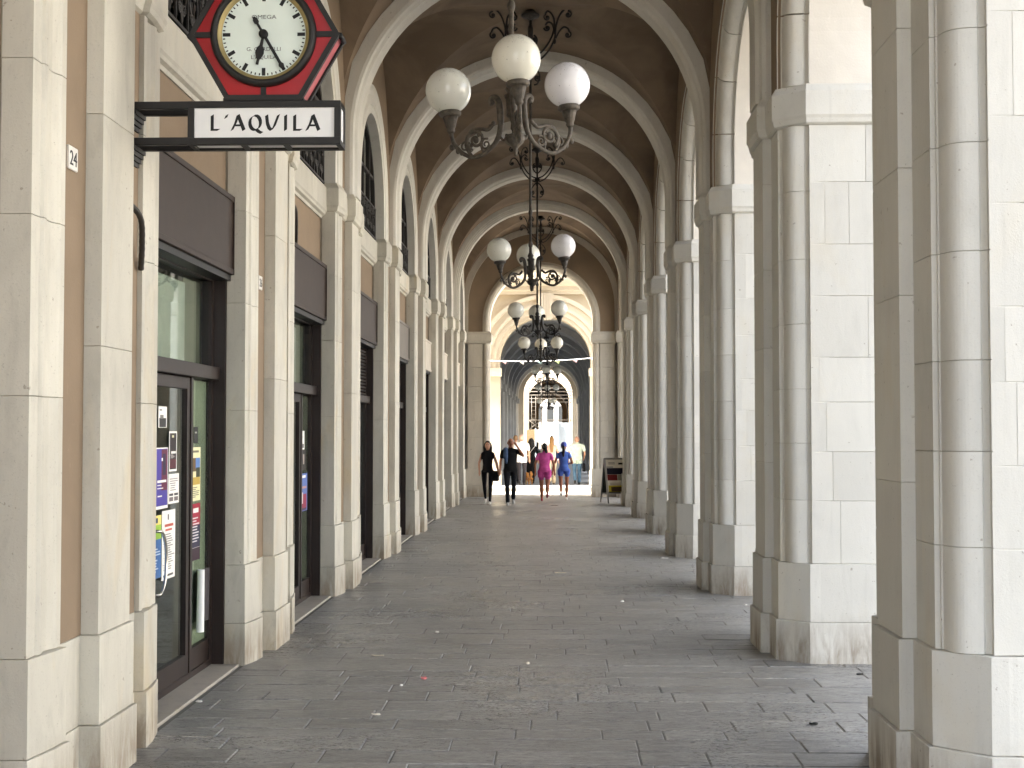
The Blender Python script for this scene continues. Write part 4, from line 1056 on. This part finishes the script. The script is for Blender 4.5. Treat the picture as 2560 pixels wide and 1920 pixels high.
def chandelier(y, rot, tilt, globes, label, mat, dz=0.0, zt=7.80, cx=CX):
    t = thing('chandelier', label, 'chandelier', (cx, y, 3.9 + dz), 0, 'three-globe chandeliers hanging along the arcade')
    O = Vector((0, 0, -3.9)); piv = Matrix.Translation((0, 0, .5)) @ Matrix.Rotation(-tilt, 4, 'Y') @ Matrix.Translation((0, 0, -.5))
    def put(mb, nm, par=None, xf=None, mt=None):
        mb.v = [tuple((xf if xf is not None else Matrix()) @ (Vector(p) + O)) for p in mb.v]; return mb.build(nm, mt or mat, par or t)
    q = zt - 7.80 - dz
    def lift(mb): mb.v = [(a, b_, c + q) for a, b_, c in mb.v]; return mb
    m = MB(); m.tube([(0, 0, 4.40), (0, 0, 7.74 + q)], .019, 8)
    for zz, s in ((7.45, .034), (7.1, .028), (6.1, .026), (5.0, .03), (4.55, .032)):
        if zz < 7.3 + q: m.sphere((0, 0, zz), s, 8, 6, 0, (1, 1, 1.7))
    m.lathe([(.02, 7.38 + q), (.036, 7.42 + q), (.04, 7.58 + q), (.03, 7.62 + q)], 12); put(m, 'rod')
    put(lift(MB().lathe([(.03, 7.70), (.06, 7.735), (.125, 7.75), (.13, 7.775), (.09, 7.80), (.05, 7.85)], 24)), 'canopy')
    for sg in (-1, 1): put(lift(scroll_bracket(sg)), 'ceiling_scroll', mt=M['iron'])
    m = MB(); m.lathe([(.02, 4.04), (.016, 4.08), (.026, 4.10), (.02, 4.14), (.03, 4.18), (.046, 4.19), (.05, 4.20), (.044, 4.215), (.044, 4.315), (.052, 4.325), (.055, 4.345), (.03, 4.36), (.045, 4.39), (.028, 4.42), (.02, 4.44)], 16); put(m, 'body', xf=piv)
    m = MB(); m.lathe([(.002, 3.895), (.012, 3.905), (.008, 3.92), (.018, 3.935), (.014, 3.95), (.03, 3.965), (.062, 3.995), (.074, 4.03), (.066, 4.05), (.03, 4.062), (.001, 4.064)], 32, ribs=10, amp=.05); put(m, 'bowl', xf=piv)
    for i in range(3):
        a = rot + i * 2 * PI / 3; X = piv @ Matrix.Rotation(a, 4, 'Z')
        arm = put(arm_mb(), 'arm', xf=X)
        put(cup_mb(), 'cup', arm, X)
        gp = X @ (Vector((.515, 0, 4.465)) + O); link('globe', me_globe[globes[i]], arm, gp)
    return t
chandelier(9.82, R(-84), R(4.0), ('globeY', 'globeW', 'globeG'), 'nearest chandelier with three stained opal globes, before the clock sign', M['bronze'])
chandelier(19.02, R(94), R(3.9), ('globeG', 'globeG', 'globeW'), 'second chandelier from the camera with a brighter right globe', plain('backlit_cast_iron', (.05, .043, .036), .6, .35, var=.4, scale=30), -.03)  # backlit darkness painted as darker iron, here and on the chandeliers beyond
chandelier(28.22, R(92), R(2.6), ('globeG', 'globeG', 'globeG'), 'third chandelier from the camera, dark against the lit end arch', M['iron'], -.055)
chandelier(37.42, R(90), 0, ('globeY', 'globeG', 'globeG'), 'fourth chandelier, just before the end arch', M['iron'], -.15)
chandelier(54.2, R(30), 0, ('globeY', 'globeY', 'globeG'), 'fifth chandelier, first one under the far arcade', M['iron'], -.12, 6.0, CX2)
chandelier(70.0, R(90), 0, ('globeG', 'globeG', 'globeG'), 'sixth chandelier, deep inside the far arcade', M['iron'], -.32, 6.0, CX2)
chandelier(81.5, R(75), 0, ('globeY', 'globeY', 'globeG'), 'last tiny chandelier, hanging at the mouth of the far arcade', M['iron'], -.75, 6.0, CX2)

# ------------------------------------------------------------------ sandwich board, bunting, litter
sb = thing('sandwich_board', 'black-framed sandwich board with printed poster beside the far right piers', 'sign', (1.66, 35.75, 0), R(20))
M['alu'] = plain('grey_aluminium', (.30, .29, .27), .4, .5, .4)
def panel(sg):
    m = MB(); w = .31
    for x in (-w, w - .035): m.box(x, x + .035, -.012, .012, 0, 1.2)
    m.box(-w + .035, w - .035, -.012, .012, 1.16, 1.2); m.box(-w + .035, w - .035, -.012, .012, .24, .275)
    mt = Matrix.Translation((0, 0, 1.2)) @ Matrix.Rotation(R(13) * sg, 4, 'X') @ Matrix.Translation((0, 0, -1.2))
    m.xform(mt).build('frame', M['alu'], sb)
    m = MB(); m.box(-w + .035, w - .035, -.006, .006, .275, 1.16); m.xform(mt).build('backing', plain('dark_green_back', (.05, .055, .04), .6), sb)
    return mt
mt = panel(-1); panel(1)
def sbp(x0, x1, z0, z1, c, e): MB().box(x0, x1, -.0085 - e, -.0065, z0, z1).xform(mt).build('print', pcol(c), sb)
sbp(-.27, .27, .28, 1.155, (226, 220, 206), 0); sbp(-.26, .26, .76, .93, (26, 26, 44), .001); sbp(-.26, .02, .60, .755, (120, 34, 34), .0012); sbp(.03, .26, .60, .75, (150, 150, 130), .0014)
sbp(-.25, .26, .30, .47, (190, 170, 50), .0016); sbp(-.18, .12, .31, .43, (70, 50, 30), .002); sbp(-.26, .26, .28, .305, (20, 20, 24), .0018); sbp(.18, .26, .44, .6, (60, 40, 30), .0022)
sbp(.08, .25, 1.02, 1.07, (40, 36, 34), .0015); sbp(-.2, -.02, 1.03, 1.05, (140, 134, 124), .0013); sbp(-.2, -.02, 1.07, 1.085, (140, 134, 124), .0017); sbp(-.26, -.08, .945, .965, (60, 60, 90), .0019)
sbp(-.2, .1, .52, .535, (150, 130, 120), .0021); sbp(-.2, .1, .485, .50, (150, 130, 120), .0023)
bt = thing('bunting', 'thin string of pale pennants stretched across the alley', 'bunting', (0, 44.1, 4.2))
pts = [(-2.4 + 4.6 * i / 16, 0, .0 + .16 * i / 16 - .10 * math.sin(PI * i / 16)) for i in range(17)]
MB().tube(pts, .012, 5).build('string', M['signwhite'], bt)
for i in range(1, 16, 2):
    p = pts[i]; c = [(205, 230, 150), (235, 190, 200), (240, 240, 235), (190, 225, 225)][i // 2 % 4]
    m = MB(); m.add([(p[0] - .09, 0, p[2]), (p[0] + .09, 0.004, p[2]), (p[0] + .06, .03, p[2] - .11), (p[0] - .09, .004, p[2] + .0), (p[0] + .09, .008, p[2]), (p[0] + .06, .034, p[2] - .11)], [(0, 1, 2), (3, 5, 4), (0, 3, 4, 1), (1, 4, 5, 2), (2, 5, 3, 0)]); m.build('pennant', pcol(c), bt)
def gpt(px, py):
    yw, pi_ = -.0289, .0347
    fw = Vector((math.sin(yw) * math.cos(pi_), math.cos(yw) * math.cos(pi_), math.sin(pi_))); rt = Vector((math.cos(yw), -math.sin(yw), 0)); up = rt.cross(fw)
    d = fw * 3400 + rt * (px - 1280) + up * (960 - py); s = -H / d.z; return (d.x * s, d.y * s)
def scrap(px, py, w, d, c, label, nm='paper_scrap', cat='litter'):
    x, y = gpt(px, py); rr = random.Random(label); n = 9; m = MB(); z0 = .002
    ring = [(w * (.7 + .3 * rr.random()) * math.cos(2 * PI * i / n), d * (.7 + .3 * rr.random()) * math.sin(2 * PI * i / n)) for i in range(n)]
    h = [.002 + .012 * rr.random() for _ in ring]
    v = [(a, b, z0) for a, b in ring] + [(a, b, z0 + e) for (a, b), e in zip(ring, h)] + [(0, 0, z0 + .008)]
    f = [(i, (i + 1) % n, n + (i + 1) % n, n + i) for i in range(n)] + [(n + i, n + (i + 1) % n, 2 * n) for i in range(n)]
    m.add(v, f); o = m.build(nm, pcol(c), None, (x, y, 0)); o.rotation_euler[2] = rr.random() * .6 - .3
    tag(o, label, cat, 'litter on the arcade floor')
scrap(497, 1755, .028, .02, (235, 230, 220), 'crumpled white scrap beside the first shop threshold')
scrap(1060, 1697, .025, .05, (225, 130, 130), 'small pink leaf on the paving in mid-floor')
scrap(945, 1640, .07, .015, (190, 182, 165), 'long pale strip of paper on the paving')
scrap(1093, 1581, .02, .018, (235, 232, 225), 'small white pellet left of the floor centre')
scrap(1556, 1505, .025, .018, (238, 236, 230), 'white gum wrapper in front of the third right pier')
scrap(1864, 1513, .022, .018, (230, 228, 222), 'white wrapper against the base of the second right pier')
scrap(2034, 1811, .035, .028, (40, 44, 42), 'dark crushed leaf near the lower right corner')
scrap(2150, 1687, .035, .025, (50, 52, 48), 'dark leaf beside the nearest right pier')
scrap(1400, 1433, .09, .02, (225, 215, 195), 'pale paper strip on the shiny part of the floor')
scrap(1661, 1396, .06, .02, (235, 232, 226), 'white paper at the foot of the fourth right pier')
scrap(1320, 1660, .018, .03, (228, 220, 205), 'tiny upright paper corner on the right of mid-floor')
scrap(1385, 1264, .12, .06, (60, 58, 54), 'small dark lump of refuse behind the walkers')
scrap(940, 1788, .035, .014, (222, 216, 202), 'flat white paper nearest the camera')
scrap(1003, 1715, .014, .012, (235, 232, 225), 'white crumb beside the pink leaf')

# ------------------------------------------------------------------ people
def ellip_ring(c, rx, ry, fx, n=14):
    fx = Vector(fx); fy = Vector((-fx.y, fx.x, 0))
    return [tuple(Vector(c) + fx * rx * math.cos(2 * PI * k / n) + fy * ry * math.sin(2 * PI * k / n)) for k in range(n)]
class Body:
    """tapered volumes fused by a voxel remesh into one continuous surface; faces take the colour of the nearest volume"""
    def __init__(s): s.m = MB(); s.pr = []
    def limb(s, pts, rs, mat, n=10):
        P = [Vector(p) for p in pts]; d0 = (P[0] - P[1]).normalized() * rs[0] * .6; d1 = (P[-1] - P[-2]).normalized() * rs[-1] * .6
        s.m.tube([P[0] + d0] + P + [P[-1] + d1], [rs[0] * .55] + list(rs) + [rs[-1] * .55], n)
        for a, b, r0, r1 in zip(P[:-1], P[1:], rs[:-1], rs[1:]): s.pr.append((a, b, r0, r1, mat))
    def trunk(s, rings, mat):
        """rings: (center, rx, ry)"""
        s.m.loft([ellip_ring(c, rx, ry, (1, 0, 0)) for c, rx, ry in rings], 0)
        for (c0, x0, y0), (c1, x1, y1) in zip(rings[:-1], rings[1:]):
            for u in (-.55, 0, .55): s.pr.append((Vector(c0) + Vector((u * x0, 0, 0)), Vector(c1) + Vector((u * x1, 0, 0)), y0 * 1.0, y1 * 1.0, mat))
    def ball(s, c, r, mat, sc=(1, 1, 1)):
        s.m.sphere(c, r, 14, 10, 0, sc); s.pr.append((Vector(c), Vector(c) + Vector((0, 0, 1e-4)), r, r, mat))
    def finish(s, name, mats, parent, voxel=.011, smooth=3):
        me = bpy.data.meshes.new('tmp'); me.from_pydata(s.m.v, [], s.m.f); o = bpy.data.objects.new('tmp', me); COL.objects.link(o)
        bm = bmesh.new(); bm.from_mesh(me); bmesh.ops.recalc_face_normals(bm, faces=bm.faces); bm.to_mesh(me); bm.free()
        md = o.modifiers.new('r', 'REMESH'); md.mode = 'VOXEL'; md.voxel_size = voxel; md.use_smooth_shade = True
        sm = o.modifiers.new('s', 'SMOOTH'); sm.factor = .5; sm.iterations = smooth
        dg = bpy.context.evaluated_depsgraph_get(); out = bpy.data.meshes.new_from_object(o.evaluated_get(dg))
        bpy.data.objects.remove(o); bpy.data.meshes.remove(me); out.name = name
        names = list(dict.fromkeys(p[4] for p in s.pr)); out.materials.clear()
        for nme in names: out.materials.append(mats[nme])
        nf = len(out.polygons); c = np.empty(nf * 3); out.polygons.foreach_get('center', c); c = c.reshape(-1, 3)
        best = np.full(nf, 1e9); idx = np.zeros(nf, int)
        for a, b, r0, r1, mt in s.pr:
            a = np.array(a); b = np.array(b); ab = b - a; t = np.clip(((c - a) @ ab) / max(1e-9, ab @ ab), 0, 1)
            dd = np.linalg.norm(c - (a + t[:, None] * ab), axis=1) - (r0 + (r1 - r0) * t)
            w = dd < best; best[w] = dd[w]; idx[w] = names.index(mt)
        out.polygons.foreach_set('material_index', idx.astype(np.int32)); out.polygons.foreach_set('use_smooth', np.ones(nf, bool)); out.update()
        return link(name, out, parent)
def cloth(n, c): return plain(n, srgb(*c), .85, .15, var=.16, scale=9, bump=.2)
SKIN = plain('skin', srgb(196, 148, 122), .55, .35, var=.06); SKIN2 = plain('tanned_skin', srgb(150, 98, 72), .55, .35, var=.06)
HAIRD = plain('dark_hair', (.012, .009, .007), .5, .4, var=.3, scale=30); HAIRB = plain('blonde_hair', srgb(140, 104, 58), .5, .4, var=.3, scale=30); HAIRL = plain('grey_blonde_hair', srgb(150, 118, 84), .5, .4, var=.2)
def person(label, x, y, z, h, face, mats, pose, hair=None, build=1.0, extras=None):
    """face: heading angle of the figure's front about z, 0 = towards -y (the camera)"""
    t = thing('person', label, 'person', (x, y, z), face, None); t.scale = (h / 1.70,) * 3
    B = Body(); st = pose.get('stride', .15); fem = pose.get('fem', 0); wd = build
    top, leg, shoe, skin = 'top', 'leg', 'shoe', 'skin'
    sho = .185 * wd - .02 * fem; hip = .095 + .005 * fem
    # legs: (hip, knee, ankle) with the front of the body towards -y
    for sg, ph in ((-1, pose.get('lead', 1)), (1, -pose.get('lead', 1))):
        fwd = -st * ph
        hp = Vector((sg * hip, 0, .90)); an = Vector((sg * .075, fwd, .085)); kn = Vector((sg * .088, fwd * .45 - .045, .49))
        if ph < 0: an.z += pose.get('lift', .08); kn.y -= .03; kn.z += .01
        w = pose.get('legw', 1.0)
        if pose.get('bare'):
            cut = hp.lerp(kn, pose.get('short', .35))
            B.limb([hp, cut], [.105 * w, .098 * w], 'short'); B.limb([cut, kn], [.076 * w, .054 * w], skin)
            B.limb([kn, kn.lerp(an, .35), an], [.053 * w, .056 * w, .034 * w], skin)
        else:
            B.limb([hp, hp.lerp(kn, .5), kn], [.098 * w, .084 * w, .062 * w], leg); B.limb([kn, kn.lerp(an, .35), an], [.060 * w, .060 * w, pose.get('hem', .045) * w], leg)
        pitch = .07 if ph < 0 else -.0
        B.limb([an + Vector((0, .045, -.035)), an + Vector((0, -.05, -.045 - pitch * .6)), an + Vector((0, -.15, -.058 - pitch))] if ph < 0 else [an + Vector((0, .045, -.045)), an + Vector((0, -.05, -.05)), an + Vector((0, -.15, -.057))], [.038, .040, .026], shoe)
    tw = pose.get('belly', 1.0); ln = pose.get('hemz', .86)
    if pose.get('skirt'):
        zb, rb = pose['skirt']
        B.trunk([((0, 0, zb), rb * 1.0, rb * .85), ((0, 0, (zb + .95) / 2), (rb + .16) / 2 * 1.03, (rb + .13) / 2), ((0, 0, .95), .165 * wd, .13 * wd)], top)
    else:
        B.trunk([((0, 0, ln), .165 * wd, .118 * tw), ((0, 0, .95), .168 * wd, .122 * tw)], pose.get('hipmat', top))
    wa = (.140 if fem else .155) * wd
    B.trunk([((0, 0, .94), .163 * wd, .120 * tw), ((0, .0, 1.08), wa, .108 * tw), ((0, .005, 1.24), .162 * wd, .115 * tw), ((0, .01, 1.36), .165 * wd, .105), ((0, .012, 1.425), .12 * wd, .075), ((0, .012, 1.455), .06, .055)], top)
    for sg in (-1, 1): B.limb([(0, .01, 1.40), (sg * sho, .01, 1.375)], [.07, .058 * wd if pose.get('sleeve', .55) > 0 else .047], top)
    B.limb([(0, .012, 1.42), (0, .0, 1.52)], [.056, .048], skin)
    hd = Vector((pose.get('look', 0) * .02, -.015, 1.605))
    B.ball(hd, .098, skin, (.80, .95, 1.12)); B.ball(hd + Vector((0, -.03, -.055)), .062, skin, (.85, .9, .95))
    B.limb([hd + Vector((0, -.088, .012)), hd + Vector((0, -.108, -.018))], [.011, .015], skin)
    B.limb([hd + Vector((-.022, -.082, -.055)), hd + Vector((.022, -.082, -.055))], [.009, .009], skin)
    for sg in (-1, 1): B.ball(hd + Vector((sg * .08, .0, -.01)), .022, skin, (.5, .9, 1.4))
    # arms
    for sg, key in ((-1, 'R'), (1, 'L')):
        el, wr = pose.get('arm' + key, ((sg * .25, .03 * sg, 1.11), (sg * .26, -.05 * sg, .88)))
        s0 = Vector((sg * sho, .01, 1.375)); el = Vector(el); wr = Vector(wr); sl = pose.get('sleeve', .55)
        if sl > 0: B.limb([s0, s0.lerp(el, sl)], [.058 * wd, .055 * wd], top)
        B.limb([s0.lerp(el, max(0, sl - .05)), el], [.043, .036], skin); B.limb([el, el.lerp(wr, .3), wr], [.036, .037, .025], skin)
        d = (wr - el).normalized(); side = Vector((0, 1, 0)) - d * d.y; side.normalize(); nrm = d.cross(side)
        B.limb([wr, wr + d * .085], [.026, .034], skin); pal = wr + d * .085
        for i, (o_, L) in enumerate(((-.028, .062), (-.010, .075), (.009, .072), (.027, .055))):
            q0 = pal + side * o_; q1 = q0 + d * L * .55 + nrm * .006 * sg; q2 = q0 + d * L * .95 + nrm * .022 * sg; B.limb([q0, q1, q2], [.0095, .009, .008], skin, 6)
        th0 = wr + d * .03 - side * .026; B.limb([th0, th0 - side * .022 + d * .028, th0 - side * .026 + d * .058], [.012, .011, .009], skin, 6)
    body = B.finish('body', mats, t)
    # eyes and brows
    m = MB()
    for sg in (-1, 1): m.sphere(hd + Vector((sg * .031, -.085, .012)), .009, 8, 6); m.box(hd.x + sg * .031 - .017, hd.x + sg * .031 + .017, hd.y - .093, hd.y - .08, hd.z + .032, hd.z + .037)
    m.build('eyes', HAIRD, t)
    if hair:
        Hb = Body(); hair(Hb, hd); Hb.finish('hair', {'h': mats['hair'], 'c': mats.get('cap', mats['hair'])}, t, .012, 2)
    return t
def cap_hair(B, hd): B.ball(hd + Vector((0, .022, .028)), .102, 'h', (.86, .95, 1.05))
def short_hair(B, hd): B.ball(hd + Vector((0, .026, .024)), .098, 'h', (.86, .92, 1.05))
def long_hair(B, hd):
    cap_hair(B, hd); B.limb([hd + Vector((0, .06, .03)), hd + Vector((0, .085, -.12)), hd + Vector((0, .10, -.30))], [.085, .085, .06], 'h')
    for sg in (-1, 1): B.limb([hd + Vector((sg * .06, .01, .05)), hd + Vector((sg * .088, .02, -.06)), hd + Vector((sg * .095, .03, -.24))], [.04, .042, .026], 'h')
def pony(B, hd):
    cap_hair(B, hd); B.limb([hd + Vector((0, .10, .05)), hd + Vector((-.03, .15, -.02)), hd + Vector((-.05, .14, -.16))], [.04, .055, .035], 'h')
def bun_long(B, hd):
    cap_hair(B, hd); B.limb([hd + Vector((0, .07, .03)), hd + Vector((0, .10, -.15)), hd + Vector((0, .11, -.42))], [.085, .09, .05], 'h'); B.ball(hd + Vector((0, .03, .12)), .05, 'c')
def cap_pony(B, hd):
    B.ball(hd + Vector((0, .01, .045)), .104, 'c', (.88, .98, .92)); B.limb([hd + Vector((-.04, -.09, .055)), hd + Vector((.04, -.09, .055))], [.03, .03], 'c')
    B.limb([hd + Vector((0, .10, .0)), hd + Vector((0, .13, -.10)), hd + Vector((.01, .12, -.30))], [.035, .05, .028], 'h')
BLK = cloth('black_cotton', (24, 24, 26)); BLKP = cloth('black_denim', (22, 23, 28)); WSH = plain('white_shoes', (.72, .70, .66), .6)
DSH = plain('dark_shoes', (.03, .028, .026), .6)
def at(px, Y): return (px - 1378) * Y / 3400
mm = lambda **k: k
person('woman in black sleeveless top and leggings walking towards the camera', at(1219, 35.5), 35.5, 0, 1.62, R(-3), mm(top=BLK, leg=BLKP, shoe=WSH, skin=SKIN, hair=HAIRD),
       dict(fem=1, sleeve=0, stride=.14, legw=.86, hem=.038, lead=-1, armR=((-.24, .03, 1.12), (-.22, -.06, .90)), armL=((.25, .02, 1.12), (.30, -.03, .90))), long_hair, .90)
person('man in black t-shirt holding a phone to his head, hand in hand with her', at(1276, 35.2), 35.2, 0, 1.70, R(3), mm(top=BLK, leg=BLKP, shoe=plain('grey_trainers', (.34, .34, .33), .6), skin=SKIN2, hair=plain('cropped_hair', (.05, .035, .028), .6)),
       dict(stride=.17, legw=1.0, hem=.055, armR=((-.26, .02, 1.12), (-.27, -.06, .88)), armL=((.33, -.08, 1.26), (.16, -.14, 1.52))), None, 1.05)
person('woman in a pink top and shorts walking away', at(1361, 37.0), 37.0, 0, 1.55, R(182), mm(top=cloth('pink_cotton', (196, 84, 150)), short=cloth('pink_shorts', (188, 78, 142)), leg=BLK, shoe=plain('red_shoes', (.25, .03, .05), .6), skin=SKIN2, hair=HAIRD),
       dict(fem=1, bare=1, short=.42, sleeve=.45, stride=.18, lift=.16, lead=-1, legw=1.12, belly=1.1, hipmat='short', armR=((-.27, .04, 1.12), (-.30, -.10, .86)), armL=((.28, .04, 1.12), (.28, .08, .86))), pony, 1.08)
person('girl in a blue playsuit and blue cap walking away', at(1409, 37.6), 37.6, 0, 1.57, R(178), mm(top=cloth('blue_cotton', (78, 108, 186)), short=cloth('blue_shorts', (76, 104, 184)), leg=BLK, shoe=WSH, skin=SKIN2, hair=HAIRD, cap=cloth('blue_cap', (84, 98, 176))),
       dict(fem=1, bare=1, short=.30, sleeve=.35, stride=.18, lift=.18, lead=1, legw=.92, hipmat='short', armR=((-.26, .06, 1.12), (-.14, -.12, 1.08)), armL=((.28, .04, 1.10), (.33, .06, .86))), cap_pony, .92)
person('man in a white shirt and dark trousers walking away through the arch', at(1304, 45.2), 45.2, .115, 1.66, R(180), mm(top=cloth('white_cotton', (235, 232, 226)), leg=cloth('charcoal_trousers', (56, 52, 54)), shoe=DSH, skin=SKIN, hair=plain('thin_grey_hair', srgb(190, 160, 140), .6)),
       dict(stride=.13, legw=1.0, sleeve=.6, hem=.055), short_hair, 1.06)
person('fair-haired person half hidden behind the white-shirted man', at(1289, 46.2), 46.2, .115, 1.62, R(180), mm(top=cloth('pale_blouse', (205, 190, 175)), leg=BLKP, shoe=DSH, skin=SKIN, hair=HAIRL), dict(fem=1, stride=.1), cap_hair, .92)
person('woman in a long black dress with a diagonal white strap, walking a dog', at(1328, 46.5), 46.5, .115, 1.52, R(180), mm(top=BLK, leg=BLK, shoe=DSH, skin=SKIN, hair=HAIRD), dict(fem=1, stride=.08, skirt=(.32, .20), sleeve=.8), long_hair, 1.0)
person('woman with long blonde hair and cream trousers walking away', at(1379, 45.6), 45.6, .115, 1.58, R(180), mm(top=cloth('peach_top', (225, 180, 160)), leg=cloth('cream_trousers', (222, 200, 166)), shoe=plain('brown_sandals', (.12, .08, .05), .6), skin=SKIN, hair=HAIRB, cap=HAIRD), dict(fem=1, stride=.14, sleeve=.1, hem=.075, legw=1.0), bun_long, .92)
person('bald man in a mint t-shirt and blue jeans at the right of the arch', at(1442, 45.8), 45.8, .115, 1.60, R(182), mm(top=cloth('mint_cotton', (206, 220, 204)), leg=cloth('blue_denim', (92, 124, 150)), shoe=DSH, skin=SKIN, hair=SKIN), dict(stride=.07, sleeve=.6, belly=1.15, legw=1.05, hem=.06, armR=((-.28, .02, 1.12), (-.25, -.12, .95)), armL=((.29, .02, 1.12), (.31, .0, .88))), None, 1.14)
# things they carry
hb = thing('handbag', 'black shoulder bag hanging at the hip of the woman in black', 'bag', (at(1236, 35.4), 35.46, .60))
m = MB(); m.loft([[(x, y, z) for x, y in offset_poly([(-.12, -.05), (.08, -.05), (.12, .05), (-.12, .05)], o)] for o, z in ((-.02, 0), (.0, .03), (-.005, .2), (-.03, .27))]); m.build('pouch', BLK, hb)
MB().tube(catmull([(-.10, 0, .25), (-.10, 0, .5), (-.05, 0, .74), (0, 0, .5), (.08, 0, .25)]), .008, 6).build('strap', BLK, hb)
jk = Body(); jk.limb([(.03, -.10, .02), (.03, -.12, -.16), (.05, -.11, -.32)], [.06, .065, .03], 'j'); jk.limb([(.03, -.08, .03), (.02, .05, .04), (.0, .11, -.2)], [.06, .065, .05], 'j')
o = jk.finish('jacket', {'j': cloth('blue_denim_jacket', (66, 84, 112))}, None, .014, 2); o.location = (at(1276, 35.2) - .15, 35.2, 1.40); tag(o, 'blue denim jacket slung over the shoulder of the man in black', 'jacket')
sbag = MB(); sbag.loft([[(x, y, z) for x, y in offset_poly([(-.05, -.16), (.05, -.16), (.05, .16), (-.05, .16)], o_)] for o_, z in ((-.01, 0), (0, .03), (-.005, .24), (-.02, .28))]); sbag.tube(catmull([(0, -.1, .27), (0, -.06, .36), (0, .06, .36), (0, .1, .27)]), .01, 6)
tag(sbag.build('briefcase', BLK, None, (at(1459, 45.8), 45.75, .55)), 'black bag in the hand of the bald man', 'bag')
stp = MB(); stp.tube([(-.16, .13, 1.32), (-.02, .15, 1.14), (.12, .135, .95)], .012, 6); stp.v = [(-a, -b, c) for a, b, c in stp.v]
tag(stp.build('bag_strap', pcol((225, 222, 216)), None, (at(1328, 46.5), 46.5, .115)), 'white strap across the back of the woman in the black dress', 'strap')
# the dog
dg_ = thing('dog', 'small fluffy ginger dog walking at the feet of the woman in black dress', 'dog', (at(1322, 45.6), 45.6, .115), R(200))
B = Body()
B.trunk([((0, .22, .20), .05, .05), ((0, .16, .22), .085, .085), ((0, .0, .22), .09, .09), ((0, -.14, .235), .095, .10), ((0, -.2, .25), .06, .06)], 'f')
for sg in (-1, 1):
    B.limb([(sg * .055, -.13, .2), (sg * .055, -.125, .10), (sg * .055, -.14, .02)], [.04, .028, .026], 'w'); B.limb([(sg * .055, .14, .2), (sg * .055, .11, .13), (sg * .055, .16, .08), (sg * .055, .14, .02)], [.05, .036, .024, .026], 'f')
    B.limb([(sg * .05, -.24, .38), (sg * .075, -.23, .34)], [.026, .018], 'f')
B.limb([(0, -.15, .27), (0, -.24, .345)], [.07, .06], 'f'); B.ball((0, -.25, .345), .062, 'f'); B.limb([(0, -.29, .335), (0, -.345, .32)], [.034, .022], 'w')
B.limb([(0, .2, .26), (0, .25, .36), (0, .18, .42)], [.04, .05, .04], 'f')
B.finish('body', {'f': plain('ginger_fur', srgb(150, 104, 58), .9, .1, var=.3, scale=40), 'w': plain('cream_fur', srgb(180, 160, 122), .9, .1, var=.2, scale=40)}, dg_, .010, 1)
MB().tube([(0, .25, .36), (0, .25, .37)], .01, 5)
